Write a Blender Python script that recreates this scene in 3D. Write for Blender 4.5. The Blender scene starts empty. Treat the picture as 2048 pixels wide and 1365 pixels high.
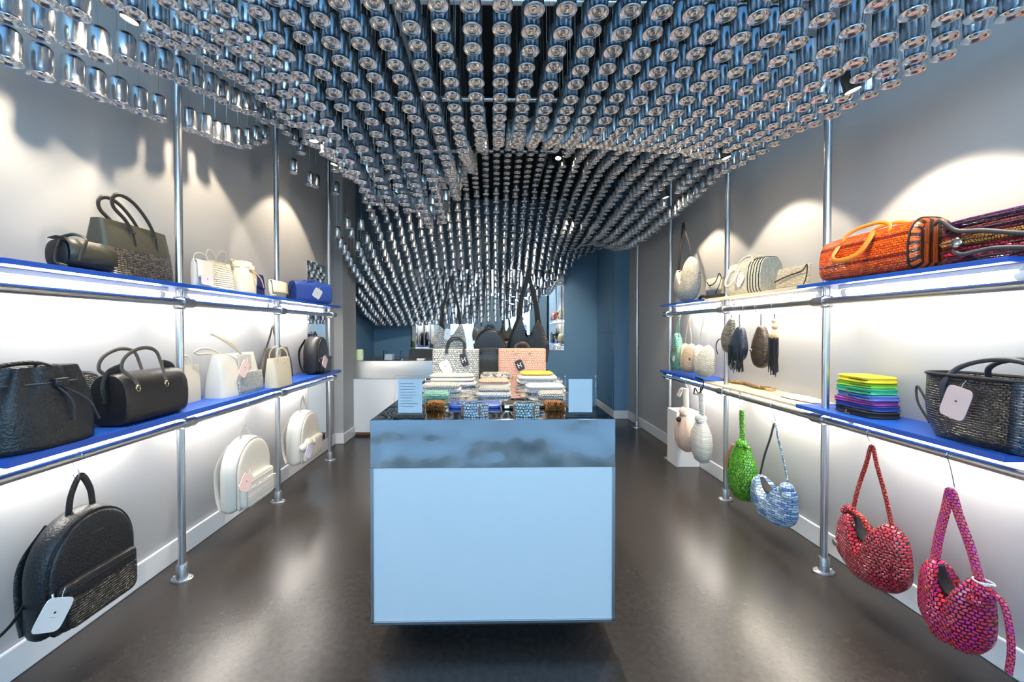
import bpy, math, random
from mathutils import Vector, Matrix
random.seed(7)
S = bpy.context.scene
COL = S.collection
PI = math.pi
R = math.radians
# ------------------------------------------------------------------ camera
CAMH = 1.25
FPX = 775.0
cam_d = bpy.data.cameras.new('camera'); cam = bpy.data.objects.new('camera', cam_d); COL.objects.link(cam)
cam_d.sensor_width = 36; cam_d.lens = 36 * FPX / 2048
cam.location = (0, 0, CAMH); cam.rotation_euler = (R(90 - .7), 0, R(-1.0))
cam_d.shift_x = .0115; cam_d.shift_y = -.0078; cam_d.clip_start = .02
S.camera = cam
# ------------------------------------------------------------------ world, daylight, exposure
w = bpy.data.worlds.new('sky'); S.world = w; w.use_nodes = True
bg = w.node_tree.nodes['Background']; bg.inputs[1].default_value = 8.6
_wt = w.node_tree; _tc = _wt.nodes.new('ShaderNodeTexCoord'); _sp = _wt.nodes.new('ShaderNodeSeparateXYZ'); _cr = _wt.nodes.new('ShaderNodeValToRGB')
_wt.links.new(_tc.outputs['Generated'], _sp.inputs[0]); _wt.links.new(_sp.outputs['Z'], _cr.inputs['Fac']); _wt.links.new(_cr.outputs['Color'], bg.inputs[0])
_e = _cr.color_ramp.elements; _e[0].position = .0; _e[0].color = (.54, .80, 1, 1); _e[1].position = .75; _e[1].color = (.005, .018, .04, 1)
_m = _e.new(.34); _m.color = (.15, .26, .36, 1)
_m = _e.new(.48); _m.color = (.010, .031, .060, 1)
S.view_settings.view_transform = 'Standard'; S.view_settings.look = 'None'
S.view_settings.exposure = 0.95; S.view_settings.gamma = 1; S.view_settings.use_curve_mapping = False
S.cycles.max_bounces = 8; S.cycles.glossy_bounces = 4; S.cycles.diffuse_bounces = 4; S.cycles.sample_clamp_indirect = 6
S.cycles.transparent_max_bounces = 8
def lamp(kind, name, loc, energy, col, **k):
    d = bpy.data.lights.new(name, kind); d.energy = energy; d.color = col
    tgt = k.pop('target', None)
    for a, b in k.items(): setattr(d, a, b)
    o = bpy.data.objects.new(name, d); COL.objects.link(o); o.location = loc
    if tgt is not None: o.rotation_euler = (Vector(tgt) - Vector(loc)).to_track_quat('-Z', 'Y').to_euler()
    return o
# ------------------------------------------------------------------ pixel rays (frame 2048 x 1365)
_M = cam.rotation_euler.to_matrix()
def ray(px, py):
    return _M @ Vector(((px - 1024) / FPX + .0115 * 2048 / FPX, -(py - 682.5) / FPX - .0078 * 2048 / FPX, -1))
def on(px, py, ax, val):
    d = ray(px, py); o = Vector((0, 0, CAMH)); return o + d * ((val - o[ax]) / d[ax])
# ------------------------------------------------------------------ materials
def lin(c):
    if isinstance(c, str):
        c = [int(c[i:i + 2], 16) / 255 for i in (0, 2, 4)]
        c = [x / 12.92 if x <= .04045 else ((x + .055) / 1.055) ** 2.4 for x in c]
    return (c[0], c[1], c[2], 1)
def P(name, col, rough=.5, metal=0., bump=0., bscale=80., col2=None, detail=4, bdist=.01, **k):
    m = bpy.data.materials.new(name); m.use_nodes = True
    nt = m.node_tree; b = nt.nodes['Principled BSDF']
    b.inputs['Base Color'].default_value = lin(col); b.inputs['Roughness'].default_value = rough; b.inputs['Metallic'].default_value = metal
    for a, v in k.items(): b.inputs[a.replace('_', ' ')].default_value = v
    if bump or col2:
        tc = nt.nodes.new('ShaderNodeTexCoord'); n = nt.nodes.new('ShaderNodeTexNoise'); n.inputs['Scale'].default_value = bscale
        n.inputs['Detail'].default_value = detail
        nt.links.new(tc.outputs['Object'], n.inputs['Vector'])
        if bump:
            bp = nt.nodes.new('ShaderNodeBump'); bp.inputs['Strength'].default_value = bump; bp.inputs['Distance'].default_value = bdist
            nt.links.new(n.outputs['Fac'], bp.inputs['Height']); nt.links.new(bp.outputs['Normal'], b.inputs['Normal'])
        if col2:
            r = nt.nodes.new('ShaderNodeValToRGB'); r.color_ramp.elements[0].color = lin(col); r.color_ramp.elements[1].color = lin(col2)
            r.color_ramp.elements[0].position = .38; r.color_ramp.elements[1].position = .62
            nt.links.new(n.outputs['Fac'], r.inputs['Fac']); nt.links.new(r.outputs['Color'], b.inputs['Base Color'])
    return m
def woven(name, c1, c2, gap, bw=.014, rh=.007, rough=.45, metal=0., ms=.0014, off=.5, dist=.003, stripes=None, spec=.5, wob=1.5):
    """knotted / woven surface: rows of little loops on the part's own UV, in metres"""
    m = bpy.data.materials.new(name); m.use_nodes = True
    nt = m.node_tree; b = nt.nodes['Principled BSDF']; b.inputs['Roughness'].default_value = rough; b.inputs['Metallic'].default_value = metal
    b.inputs['Specular IOR Level'].default_value = spec
    uv = nt.nodes.new('ShaderNodeUVMap'); br = nt.nodes.new('ShaderNodeTexBrick')
    br.offset = off; br.inputs['Scale'].default_value = 1; br.inputs['Color1'].default_value = lin(c1); br.inputs['Color2'].default_value = lin(c2)
    br.inputs['Mortar'].default_value = lin(gap); br.inputs['Mortar Size'].default_value = ms; br.inputs['Mortar Smooth'].default_value = 1.
    br.inputs['Brick Width'].default_value = bw; br.inputs['Row Height'].default_value = rh
    nz_ = nt.nodes.new('ShaderNodeTexNoise'); nz_.inputs['Scale'].default_value = 1 / (2.2 * min(bw, .03)); nz_.inputs['Detail'].default_value = 2
    sb = nt.nodes.new('ShaderNodeVectorMath'); sb.operation = 'SUBTRACT'; sb.inputs[1].default_value = (.5, .5, .5)
    sc_ = nt.nodes.new('ShaderNodeVectorMath'); sc_.operation = 'SCALE'; sc_.inputs['Scale'].default_value = wob * min(bw, rh)
    ad = nt.nodes.new('ShaderNodeVectorMath'); ad.operation = 'ADD'
    nt.links.new(uv.outputs[0], nz_.inputs['Vector']); nt.links.new(nz_.outputs['Color'], sb.inputs[0]); nt.links.new(sb.outputs[0], sc_.inputs[0])
    nt.links.new(sc_.outputs[0], ad.inputs[0]); nt.links.new(uv.outputs[0], ad.inputs[1]); nt.links.new(ad.outputs[0], br.inputs['Vector'])
    inv = nt.nodes.new('ShaderNodeMath'); inv.operation = 'SUBTRACT'; inv.inputs[0].default_value = 1
    nt.links.new(br.outputs['Fac'], inv.inputs[1])
    bp = nt.nodes.new('ShaderNodeBump'); bp.inputs['Strength'].default_value = 1; bp.inputs['Distance'].default_value = dist
    nt.links.new(inv.outputs[0], bp.inputs['Height']); nt.links.new(bp.outputs['Normal'], b.inputs['Normal'])
    out = br.outputs['Color']
    if stripes:      # (axis, period, share, colour) a plain stripe of another yarn
        ax, per, share, c = stripes
        sp = nt.nodes.new('ShaderNodeSeparateXYZ'); nt.links.new(uv.outputs[0], sp.inputs[0])
        dv = nt.nodes.new('ShaderNodeMath'); dv.operation = 'DIVIDE'; dv.inputs[1].default_value = per
        nt.links.new(sp.outputs[ax], dv.inputs[0])
        fr = nt.nodes.new('ShaderNodeMath'); fr.operation = 'FRACT'; nt.links.new(dv.outputs[0], fr.inputs[0])
        lt = nt.nodes.new('ShaderNodeMath'); lt.operation = 'LESS_THAN'; lt.inputs[1].default_value = share
        nt.links.new(fr.outputs[0], lt.inputs[0])
        mx = nt.nodes.new('ShaderNodeMix'); mx.data_type = 'RGBA'
        nt.links.new(lt.outputs[0], mx.inputs[0]); nt.links.new(out, mx.inputs[6]); mx.inputs[7].default_value = lin(c)
        out = mx.outputs[2]
    nt.links.new(out, b.inputs['Base Color'])
    return m
def emis(name, col, st):
    m = bpy.data.materials.new(name); m.use_nodes = True; nt = m.node_tree; nt.nodes.clear()
    e = nt.nodes.new('ShaderNodeEmission'); e.inputs[0].default_value = lin(col); e.inputs[1].default_value = st
    o = nt.nodes.new('ShaderNodeOutputMaterial'); nt.links.new(e.outputs[0], o.inputs[0]); return m
MT = dict(
    wall=P('wall_paint', (.40, .40, .405), .6, bump=.03, bscale=180),
    white=P('white_paint', (.74, .74, .75), .45),
    bluewall=P('blue_wall_paint', (.11, .23, .36), .45, bump=.02, bscale=150),
    black=P('black_ceiling', (.004, .004, .005), .9),
    pipe=P('galvanised_pipe', (.55, .57, .6), .32, 1, bump=.05, bscale=60),
    clamp=P('cast_clamp', (.42, .43, .45), .4, 1, bump=.2, bscale=90),
    board=P('blue_shelf_paint', (.010, .085, .46), .35),
    wood=P('pale_birch', (.72, .60, .42), .45, bump=.02),
    tube=emis('light_tube', (1, .93, .80), 30),
    lens=emis('spot_lens', (1, .82, .58), 45),
    lampm=P('spot_housing', (.05, .05, .05), .4, .6),
    can=P('can_aluminium', (.70, .72, .75), .24, 1),
    canbase=P('can_base_aluminium', (.95, .93, .91), .17, .93),
    wire=P('steel_wire', (.3, .3, .3), .4, 1),
    hook=P('steel_hook', (.65, .65, .66), .25, 1),
    zinc=P('zinc_sheet', (.62, .63, .63), .08, 1, bump=1., bscale=3.2, detail=2, bdist=.035),
    lam=P('white_laminate', (.86, .87, .88), .35),
    edge=P('aluminium_edge', (.75, .76, .78), .3, 1),
    plinth=P('dark_plinth', (.02, .02, .022), .5),
    mirror=P('mirror_glass', (.93, .95, .95), .0, 1),
    lblack=P('black_leather', (.010, .012, .015), .36, bump=.35, bscale=120),
    lblack2=P('smooth_black_leather', (.013, .012, .013), .42, bump=.15, bscale=60),
    lolive=P('soft_black_leather', (.045, .043, .032), .42, bump=.15, bscale=60),
    cream=P('cream_leather', (.56, .51, .40), .5, bump=.15, bscale=70),
    offwhite=P('off_white_leather', (.62, .60, .54), .5, bump=.15, bscale=70),
    beige=P('beige_leather', (.70, .62, .52), .5, bump=.15, bscale=70),
    taupe=P('taupe_leather', (.09, .075, .062), .5, bump=.15, bscale=70),
    blueleather=P('blue_leather', (.03, .09, .42), .45, bump=.2, bscale=70),
    navy=P('navy_leather', (.02, .03, .16), .45, bump=.2, bscale=70),
    brownl=P('brown_leather', (.30, .12, .06), .45, bump=.2, bscale=70),
    dbrown=P('dark_brown_wood', (.07, .035, .025), .35),
    tan=P('tan_leather', (.62, .42, .24), .5),
    tagpink=P('pink_card', (.85, .62, .60), .7), tagwhite=P('white_card', (.82, .82, .82), .7), tagblack=P('black_card', (.02, .02, .022), .5),
    ink=P('dark_ink', (.05, .05, .06), .6), inkw=P('pale_ink', (.8, .8, .78), .6), inkg=P('grey_ink', (.45, .47, .5), .7),
    lorange=P('orange_leather', (.72, .20, .02), .4),
    brass=P('brass', (.75, .58, .3), .25, 1), chrome=P('chrome', (.8, .8, .8), .15, 1),
    acry=P('clear_acrylic', (.96, .98, 1), .03, 0, Transmission_Weight=1., IOR=1.2),
    paper=P('white_paper', (.86, .86, .86), .8),
    wblack=woven('woven_black', '0e1013', '2a2e34', '010102', .016, .009, .32, ms=.002, dist=.006, spec=.8),
    wbronze=woven('woven_black_gold', '1d1a14', '6e604a', '050403', .013, .0075, .28, ms=.0022, off=0., dist=.006, spec=.8),
    wcream=woven('woven_cream', 'd9d2bf', 'b7ae97', '6b6450', .014, .008, .5),
    wsilver=woven('woven_silver', 'd4d6d0', 'b2b7b2', '7d8482', .012, .010, .35, .2, ms=.0016),
    wgrey=woven('woven_grey_white', 'e2ded2', 'a9adac', '3b3f46', .018, .015, .5, ms=.003),
    wpink=woven('woven_pink', 'efb49a', 'f2bda6', 'b4705c', .014, .017, .5, ms=.002, dist=.005),
    wstripe=woven('striped_white_black', 'dcdccf', 'bdbeb2', '84867c', .014, .008, .45),
    worange=woven('woven_orange', 'f26a12', 'd93c08', '4a1204', .016, .010, .25, ms=.0016, dist=.006, spec=.9, stripes=(1, .085, .17, '7a1d06')),
    worange2=woven('woven_orange_end', 'f4700f', 'e05a0c', '2a0f06', .030, .016, .35, ms=.004),
    wred=woven('woven_red', 'e8364e', 'a81c36', '1c060b', .015, .012, .3, ms=.0026, dist=.012, spec=.8),
    wpinkor=woven('woven_pink_orange', 'f23a1c', 'dc2080', '3c0a48', .014, .012, .3, ms=.0024, dist=.012, spec=.8),
    wredb=woven('braid_red_black', 'f05844', 'd0343c', '2d0e10', .013, .011, .35, ms=.0024, dist=.006),
    wpinkb=woven('braid_pink_black', 'f8604a', 'e844a4', '7a1860', .012, .010, .35, ms=.0014, dist=.006),
    wgreen=woven('woven_green', '66c21c', '2f8a12', '0c3a06', .018, .016, .35, ms=.003, dist=.012, spec=.7),
    wblue=woven('woven_blue_white', 'c7dcec', '2f6fae', '1a3a6a', .034, .013, .4, ms=.002, dist=.008),
    wnavy=woven('woven_navy', '16324d', '0c2036', '04080e', .014, .009, .4),
    wbrown=woven('woven_brown', '4a3d2e', '2c241c', '0d0a08', .040, .009, .4),
    wgreyw=woven('woven_grey', '83807a', '4a4844', '1b1a18', .040, .009, .4),
    wteal=woven('woven_blue_black', '2a5a80', '163a58', '040a12', .030, .009, .3, ms=.0020, dist=.008, stripes=(0, .055, .22, '10283e'), spec=.8),
    wwhite=woven('woven_white', 'f0ece2', 'cfc9bb', '8d8778', .030, .008, .35, ms=.0016, dist=.006, spec=.7),
    wmint=woven('woven_mint', '8fc7b2', '5f9a88', '2f5a50', .018, .010, .5),
    wpouch=woven('woven_pale_dots', 'e8e2d2', 'd6d0c2', '50586e', .013, .010, .6, ms=.003),
    wpouchb=woven('woven_pale_blue_dots', 'ece8e2', 'dcd9da', '5a668e', .016, .012, .6, ms=.0022),
    wochre=woven('fringe_ochre', 'd08a3a', 'a3642a', '2c1406', .009, .012, .7, ms=.002, dist=.008),
    wzig=woven('zigzag_black_white', 'e8e4d8', '1a1a1c', '2a2a2c', .022, .010, .6),
    wbelt=woven('belt_blue_white', 'e8eef2', 'dfe7ee', '4a6484', .012, .011, .5, ms=.003, dist=.005),
    wmint2=woven('belt_mint_white', 'e6f0ee', 'd8e8e6', '3f5e60', .012, .011, .5, ms=.003, dist=.005),
    wmulti=woven('woven_purple_orange', '8a1c4e', '1a1226', '12060c', .016, .010, .35, ms=.002, dist=.006, stripes=(1, .04, .3, 'c8601c')),
    wyellow=P('yellow_fabric', (.85, .66, .02), .6), wlime=P('lime_fabric', (.28, .55, .04), .6), wemer=P('emerald_fabric', (.03, .42, .22), .5),
    wperi=P('periwinkle_fabric', (.10, .18, .50), .6), wmag=P('magenta_fabric', (.35, .05, .32), .6), wink=P('deep_blue_fabric', (.02, .05, .28), .6),
    fblack=P('black_fabric', (.015, .015, .017), .8), dark=P('black_lining', (.01, .01, .012), .8),
    dgrey=P('dark_cord', (.04, .045, .055), .5),
    denim=P('blue_cotton', (.05, .12, .45), .8), skin=P('skin', (.55, .33, .24), .6), hair=P('brown_hair', (.04, .02, .012), .7), trouser=P('grey_trousers', (.08, .08, .09), .8),
    candle=P('green_glass', (.75, .85, .55), .3), pave=P('pavement', (.50, .53, .56), .8, bump=.1, bscale=8), facade=P('pale_facade', (.60, .62, .66), .8),
    wax=emis('candle_glow', (1, .9, .5), 2.2),
)
# floor with faint wear
MT['floor'] = P('dark_floor', (.026, .022, .021), .27, bump=.015, bscale=40, col2=(.034, .031, .029))
# ------------------------------------------------------------------ mesh builder
class MB:
    def __init__(s): s.v = []; s.f = []; s.uv = []; s.m = []
    def face(s, idx, uvs, mi=0): s.f.append(idx); s.uv.append(uvs); s.m.append(mi)
    def box(s, x0, x1, y0, y1, z0, z1, mi=0, M=None):
        a = len(s.v)
        for z in (z0, z1):
            for (x, y) in ((x0, y0), (x1, y0), (x1, y1), (x0, y1)):
                p = Vector((x, y, z)); s.v.append(tuple(M @ p if M else p))
        dx, dy, dz = x1 - x0, y1 - y0, z1 - z0
        for idx, (u, v) in (((0, 3, 2, 1), (dy, dx)), ((4, 5, 6, 7), (dx, dy)), ((0, 1, 5, 4), (dx, dz)), ((1, 2, 6, 5), (dy, dz)), ((2, 3, 7, 6), (dx, dz)), ((3, 0, 4, 7), (dy, dz))):
            s.face([a + i for i in idx], [(0, 0), (u, 0), (u, v), (0, v)], mi)
        return s
    def loft(s, rings, closed=True, cap0=True, cap1=True, mi=0, usc=None):
        """rings: list of point lists of equal length"""
        n = len(rings[0]); a = len(s.v)
        for r in rings: s.v.extend([tuple(p) for p in r])
        us = []; vs = [0.]
        for r in rings:
            u = [0.]
            for i in range(n): u.append(u[-1] + (Vector(r[(i + 1) % n]) - Vector(r[i])).length)
            us.append(u)
        for k in range(1, len(rings)):
            vs.append(vs[-1] + sum((Vector(rings[k][i]) - Vector(rings[k - 1][i])).length for i in range(0, n, max(1, n // 6))) / len(range(0, n, max(1, n // 6))))
        um = max(us, key=lambda u: u[-1])
        if usc: um = [q * usc for q in um]
        for k in range(len(rings) - 1):
            for i in range(n if closed else n - 1):
                j = (i + 1) % n
                s.face([a + k * n + i, a + k * n + j, a + (k + 1) * n + j, a + (k + 1) * n + i],
                       [(um[i], vs[k]), (um[i + 1], vs[k]), (um[i + 1], vs[k + 1]), (um[i], vs[k + 1])], mi)
        def cap(k, rev):
            r = rings[k]; idx = [a + k * n + i for i in range(n)]
            c = sum((Vector(p) for p in r), Vector()) / n; flatx = max(abs(p[0] - c.x) for p in r) < 1e-5
            uv = [((Vector(p) - c).x + (Vector(p) - c).y * (1 if flatx else 0), (Vector(p) - c).z if flatx else (Vector(p) - c).y + (Vector(p) - c).z) for p in r]
            if rev: idx = idx[::-1]; uv = uv[::-1]
            s.face(idx, uv, mi)
        if closed and cap0: cap(0, True)
        if closed and cap1: cap(len(rings) - 1, False)
        return s
    def tube(s, pts, rad, flat=1., N=10, up=(0, 1, 0), mi=0, closed=False):
        """sweep: rad across the in-plane normal, rad*flat along `up`"""
        pts = [Vector(p) for p in pts]; n = len(pts); rr = rad if hasattr(rad, '__len__') else [rad] * n
        ff = flat if hasattr(flat, '__len__') else [flat] * n
        rings = []; pb = None
        for i, p in enumerate(pts):
            t = (pts[min(i + 1, n - 1)] - pts[max(i - 1, 0)])
            if closed: t = pts[(i + 1) % n] - pts[(i - 1) % n]
            t = t.normalized() if t.length > 1e-9 else Vector((0, 0, 1))
            u = Vector(up); b = u - t * u.dot(t)
            if b.length < .15: b = pb if pb is not None else t.orthogonal()
            b = (b - t * b.dot(t)).normalized()
            if pb is not None and b.dot(pb) < 0 and abs(Vector(up).dot(t)) > .7: b = -b
            pb = b; nn = t.cross(b)
            rings.append([p + nn * (rr[i] * math.cos(2 * PI * k / N)) + b * (rr[i] * ff[i] * math.sin(2 * PI * k / N)) for k in range(N)])
        if closed: rings.append(rings[0])
        return s.loft(rings, cap0=not closed, cap1=not closed, mi=mi)
    def lathe(s, prof, N=24, mi=0, c=(0, 0, 0), cap0=True, cap1=True):
        rings = [[(c[0] + r * math.cos(2 * PI * k / N), c[1] + r * math.sin(2 * PI * k / N), c[2] + z) for k in range(N)] for r, z in prof]
        return s.loft(rings, cap0=cap0, cap1=cap1, mi=mi)
    def ball(s, c, r, N=12, mi=0, sx=1, sy=1, sz=1):
        rings = []
        for i in range(7):
            a = -PI / 2 + PI * (i + .02) / 6.04
            rings.append([(c[0] + sx * r * math.cos(a) * math.cos(2 * PI * k / N), c[1] + sy * r * math.cos(a) * math.sin(2 * PI * k / N), c[2] + sz * r * math.sin(a)) for k in range(N)])
        return s.loft(rings, mi=mi)
    def build(s, name, mat, parent=None, smooth=True, bevel=0., label=None, ang=40):
        me = bpy.data.meshes.new(name); me.from_pydata(s.v, [], s.f); me.update()
        ul = me.uv_layers.new(name='UVMap'); flat = [c for f in s.uv for uv in f for c in uv]; ul.data.foreach_set('uv', flat)
        for m in (mat if isinstance(mat, (list, tuple)) else [mat]): me.materials.append(MT[m] if isinstance(m, str) else m)
        me.polygons.foreach_set('material_index', s.m)
        if smooth:
            me.shade_smooth()
            try: me.set_sharp_from_angle(angle=R(ang))
            except Exception: pass
        o = bpy.data.objects.new(name, me); COL.objects.link(o)
        if parent: o.parent = parent
        if bevel:
            b = o.modifiers.new('bevel', 'BEVEL'); b.width = bevel; b.segments = 2; b.limit_method = 'ANGLE'
        if label: o['label'] = label
        return o
def tag(o, label, cat, group=None, kind=None):
    if label: o['label'] = label
    if cat: o['category'] = cat
    if group: o['group'] = group
    if kind: o['kind'] = kind
    return o
def thing(name, label, cat, loc=(0, 0, 0), rz=0., group=None, rx=0., ry=0.):
    o = bpy.data.objects.new(name, None); COL.objects.link(o); o.location = loc; o.rotation_euler = (rx, ry, rz); o.empty_display_size = .05
    return tag(o, label, cat, group)
def struct(name, mb, mat, **k):
    o = mb.build(name, mat, smooth=False, **k); o['kind'] = 'structure'; return o
def crom(pts, n=8):
    pts = [Vector(p) for p in pts]; out = []
    P_ = [pts[0] * 2 - pts[1]] + pts + [pts[-1] * 2 - pts[-2]]
    for i in range(1, len(P_) - 2):
        for k in range(n):
            t = k / n; a, b, c, d = P_[i - 1], P_[i], P_[i + 1], P_[i + 2]
            out.append(.5 * ((2 * b) + (c - a) * t + (2 * a - 5 * b + 4 * c - d) * t * t + (3 * b - a - 3 * c + d) * t ** 3))
    out.append(pts[-1]); return out
def sring(z, hw, hd, e=4., N=40, dx=0., dy=0., fold=0., nf=9, ph=0.):
    out = []
    for k in range(N):
        a = 2 * PI * k / N - PI / 2 + PI / N; c, s_ = math.cos(a), math.sin(a)
        x = math.copysign(abs(c) ** (2 / e), c); y = math.copysign(abs(s_) ** (2 / e), s_)
        m = 1 + fold * math.cos(nf * a + ph)
        out.append((dx + hw * x * m, dy + hd * y * m, z))
    return out
def lerp(a, b, t): return a + (b - a) * t
# ================================================================== ROOM
XL, XR, YB, YF, ZC = -1.72, 1.87, 6.2, -.75, 3.3
def wbox(name, x0, x1, y0, y1, z0, z1, mat='wall', **k): return struct(name, MB().box(x0, x1, y0, y1, z0, z1), mat, **k)
wbox('floor', -2.2, 2.2, YF, YB + .2, -.1, 0, 'floor')
wbox('ceiling', -2.2, 2.2, .72, YB + .2, ZC, ZC + .1, 'black')
wbox('wall_left', XL - .15, XL, YF, 4.21, 0, ZC)
wbox('wall_left_column', XL - .35, -1.623, 4.21, 4.60, 0, ZC)
wbox('wall_left_rear', -2.05, -1.90, 4.60, YB, 0, ZC, 'bluewall')
wbox('wall_right', XR, XR + .15, YF, 5.31, 0, ZC)
wbox('wall_right_column', 1.665, 2.05, 5.31, YB, 0, ZC, 'bluewall')
wbox('wall_back', -2.2, 2.2, YB, YB + .15, 0, ZC, 'bluewall')
def baseb(name, x0, x1, y0, y1):
    mb = MB().box(x0, x1, y0, y1, 0, .115); struct(name, mb, 'white', bevel=.006)
baseb('baseboard_left', XL, XL + .016, YF, 4.21); baseb('baseboard_right', XR - .016, XR, YF, 5.31)
baseb('baseboard_left_column', -1.623, -1.609, 4.195, 4.60); baseb('baseboard_left_return', XL, -1.609, 4.195, 4.21)
baseb('baseboard_right_return', 1.665, XR - .016, 5.296, 5.31); baseb('baseboard_right_rear', 1.651, 1.665, 5.296, YB)
# cupboard front lines on the side of the right rear column
d = MB().box(1.657, 1.665, 5.38, 6.1, .14, 1.18).box(1.657, 1.665, 5.38, 6.1, 1.195, 2.6)
struct('door_1', d, 'bluewall', bevel=.002)
# shopfront behind the camera, open to the street
sf = MB().box(XL, XL + .07, YF, YF + .07, 0, ZC).box(XR - .07, XR, YF, YF + .07, 0, ZC).box(XL, XR, YF, YF + .07, ZC - .07, ZC).box(XL, XR, .64, .72, ZC, ZC + .10)
struct('window_1', sf, 'plinth')
# street outside, seen only in the mirror
tag(MB().box(-14, 14, -13, YF, -.12, -.02).build('pavement', 'pave', smooth=False), None, None, None, 'structure')
# ------------------------------------------------------------------ mirrors
mr = tag(MB().box(-1.315, 1.13, YB - .012, YB, .90, 2.19).build('wall_mirror', 'mirror', smooth=False), 'large frameless mirror fixed on the blue back wall behind the table', 'mirror')
tag(MB().box(XL, XL + .008, 3.60, 3.98, .13, 1.88).build('wall_mirror', 'mirror', smooth=False), 'narrow tall mirror on the left wall beside the farthest pole', 'mirror')
# ================================================================== PIPES, POLES, SHELVES
ZG = 3.05
def pipe_obj(name, a, b, r, label, cat, group=None, mat='pipe'):
    mb = MB().tube([a, b], r, N=16, up=(0, 0, 1) if abs(a[2] - b[2]) < .1 else (0, 1, 0)); return tag(mb.build(name, mat), label, cat, group)
def pole(x, y, label, s, clamps):
    t = thing('support_pole', label, 'pole', (x, y, 0), group=None)
    MB().tube([(0, 0, .012), (0, 0, ZG)], .0165, N=16).build('tube', 'pipe', t)
    f = MB()
    rings = []
    for z, k in ((0, 1), (.008, 1), (.011, .93)):
        rings.append([(k * .052 * math.cos(2 * PI * i / 28) , k * .034 * math.sin(2 * PI * i / 28), z) for i in range(28)])
    f.loft(rings); f.lathe([(.024, .010), (.024, .075), (.021, .08)], 18)
    fl = f.build('base_flange', 'clamp', t)
    for sx in (-1, 1): MB().lathe([(.006, 0), (.006, .006), (.003, .008)], 8, c=(sx * .04, 0, .010)).build('bolt', 'chrome', fl)
    for z in clamps:
        c = MB().lathe([(.022, -.03), (.025, -.026), (.025, .026), (.022, .03)], 16, c=(0, 0, z))
        c.tube([(-s * .035, -.035, z), (-s * .035, .035, z)], .024, N=14, up=(0, 0, 1)); c.box(min(0, -s * .04), max(0, -s * .04), -.018, .018, z - .02, z + .02)
        co = c.build('pipe_clamp', 'clamp', t)
        MB().lathe([(.006, 0), (.006, .007)], 8, c=(0, -.028, z + .026)).build('screw', 'chrome', co)
    return t
LP, RP = -1.548, 1.690
LRX, RRX = LP + .035, RP - .035
for y, l in ((1.94, 'nearest pole of the left shelf rack, beside the black boston bag'), (2.80, 'middle pole of the left shelf rack, behind the small cream tote'), (3.68, 'farthest pole of the left shelf rack, beside the black backpack on the shelf')):
    pole(LP, y, 'galvanised ' + l, -1, (.783, 1.375))
for y, l in ((1.94, 'nearest pole of the right shelf rack, between fringed pouches and folded pouches'), (2.78, 'middle pole of the right shelf rack, behind the dark fringed pouch'), (3.68, 'far pole of the right shelf rack, beside the hanging white woven bags')):
    pole(RP, y, 'galvanised ' + l, 1, (.790, 1.385))
pole(1.80, 4.82, 'lone galvanised pole standing in the right rear corner, free of shelves', 1, ())
for (x, z, l) in ((LRX, .783, 'lower rail of the left rack, backpacks hang from it'), (LRX, 1.375, 'upper rail of the left rack, under the top shelf'),
                  (RRX, .790, 'lower rail of the right rack, red bags hang from it'), (RRX, 1.385, 'upper rail of the right rack, white woven bags hang from it')):
    t = pipe_obj('rack_rail', (x, .95, z), (x, 3.74, z), .0165, 'horizontal galvanised ' + l, 'rail')
# hanging grid under the ceiling
for y, l in ((2.19, 'nearest'), (3.12, 'middle'), (4.03, 'farthest')): pipe_obj('ceiling_pipe', (XL, y, ZG + .03), (XR, y, ZG + .03), .018, 'pale cross pipe over the hanging cans, %s of three' % l, 'pipe', mat='edge')
for x, l in ((LP, 'leftmost of four'), (-.57, 'second from the left of four'), (.57, 'third from the left of four'), (RP, 'rightmost of four')):
    pipe_obj('ceiling_pipe', (x, .7, ZG + .07), (x, YB - .3, ZG + .07), .018, 'lengthwise pipe above the hanging cans, ' + l, 'pipe')
def shelf(x0, x1, y0, y1, z, mat, label, T=.018):
    o = MB().box(x0, x1, y0, y1, z - T, z).build('shelf_board', mat, smooth=False, bevel=.0015); return tag(o, label, 'shelf')
ZLL, ZLU, ZRL, ZRU = .852, 1.462, .845, 1.478
XSL, XSR = -1.46, 1.62
shelf(XL, XSL, 1.185, 3.74, ZLL, 'board', 'blue lower shelf board of the left rack, black leather bags on it', .025)
shelf(XL, XSL, 1.185, 3.74, ZLU, 'board', 'blue upper shelf board of the left rack, large black tote on it')
for z, zz, names in ((ZRL, 0, ('nearest blue board of the lower right shelf, under the black woven basket bag', 'pale birch board in the middle of the lower right shelf', 'far blue board of the lower right shelf, under white woven bags')),
                     (ZRU, 1, ('nearest blue board of the upper right shelf, under the orange bag', 'pale birch board in the middle of the upper right shelf', 'far blue board of the upper right shelf, under the white hobo bag'))):
    shelf(XSR, XR, 1.195, 2.045, z, 'board', names[0], .018 if zz else .022); shelf(XSR + .003, XR, 2.047, 2.955, z - .004, 'wood', names[1], .016); shelf(XSR, XR, 2.957, 3.74, z, 'board', names[2], .018 if zz else .022)
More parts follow.
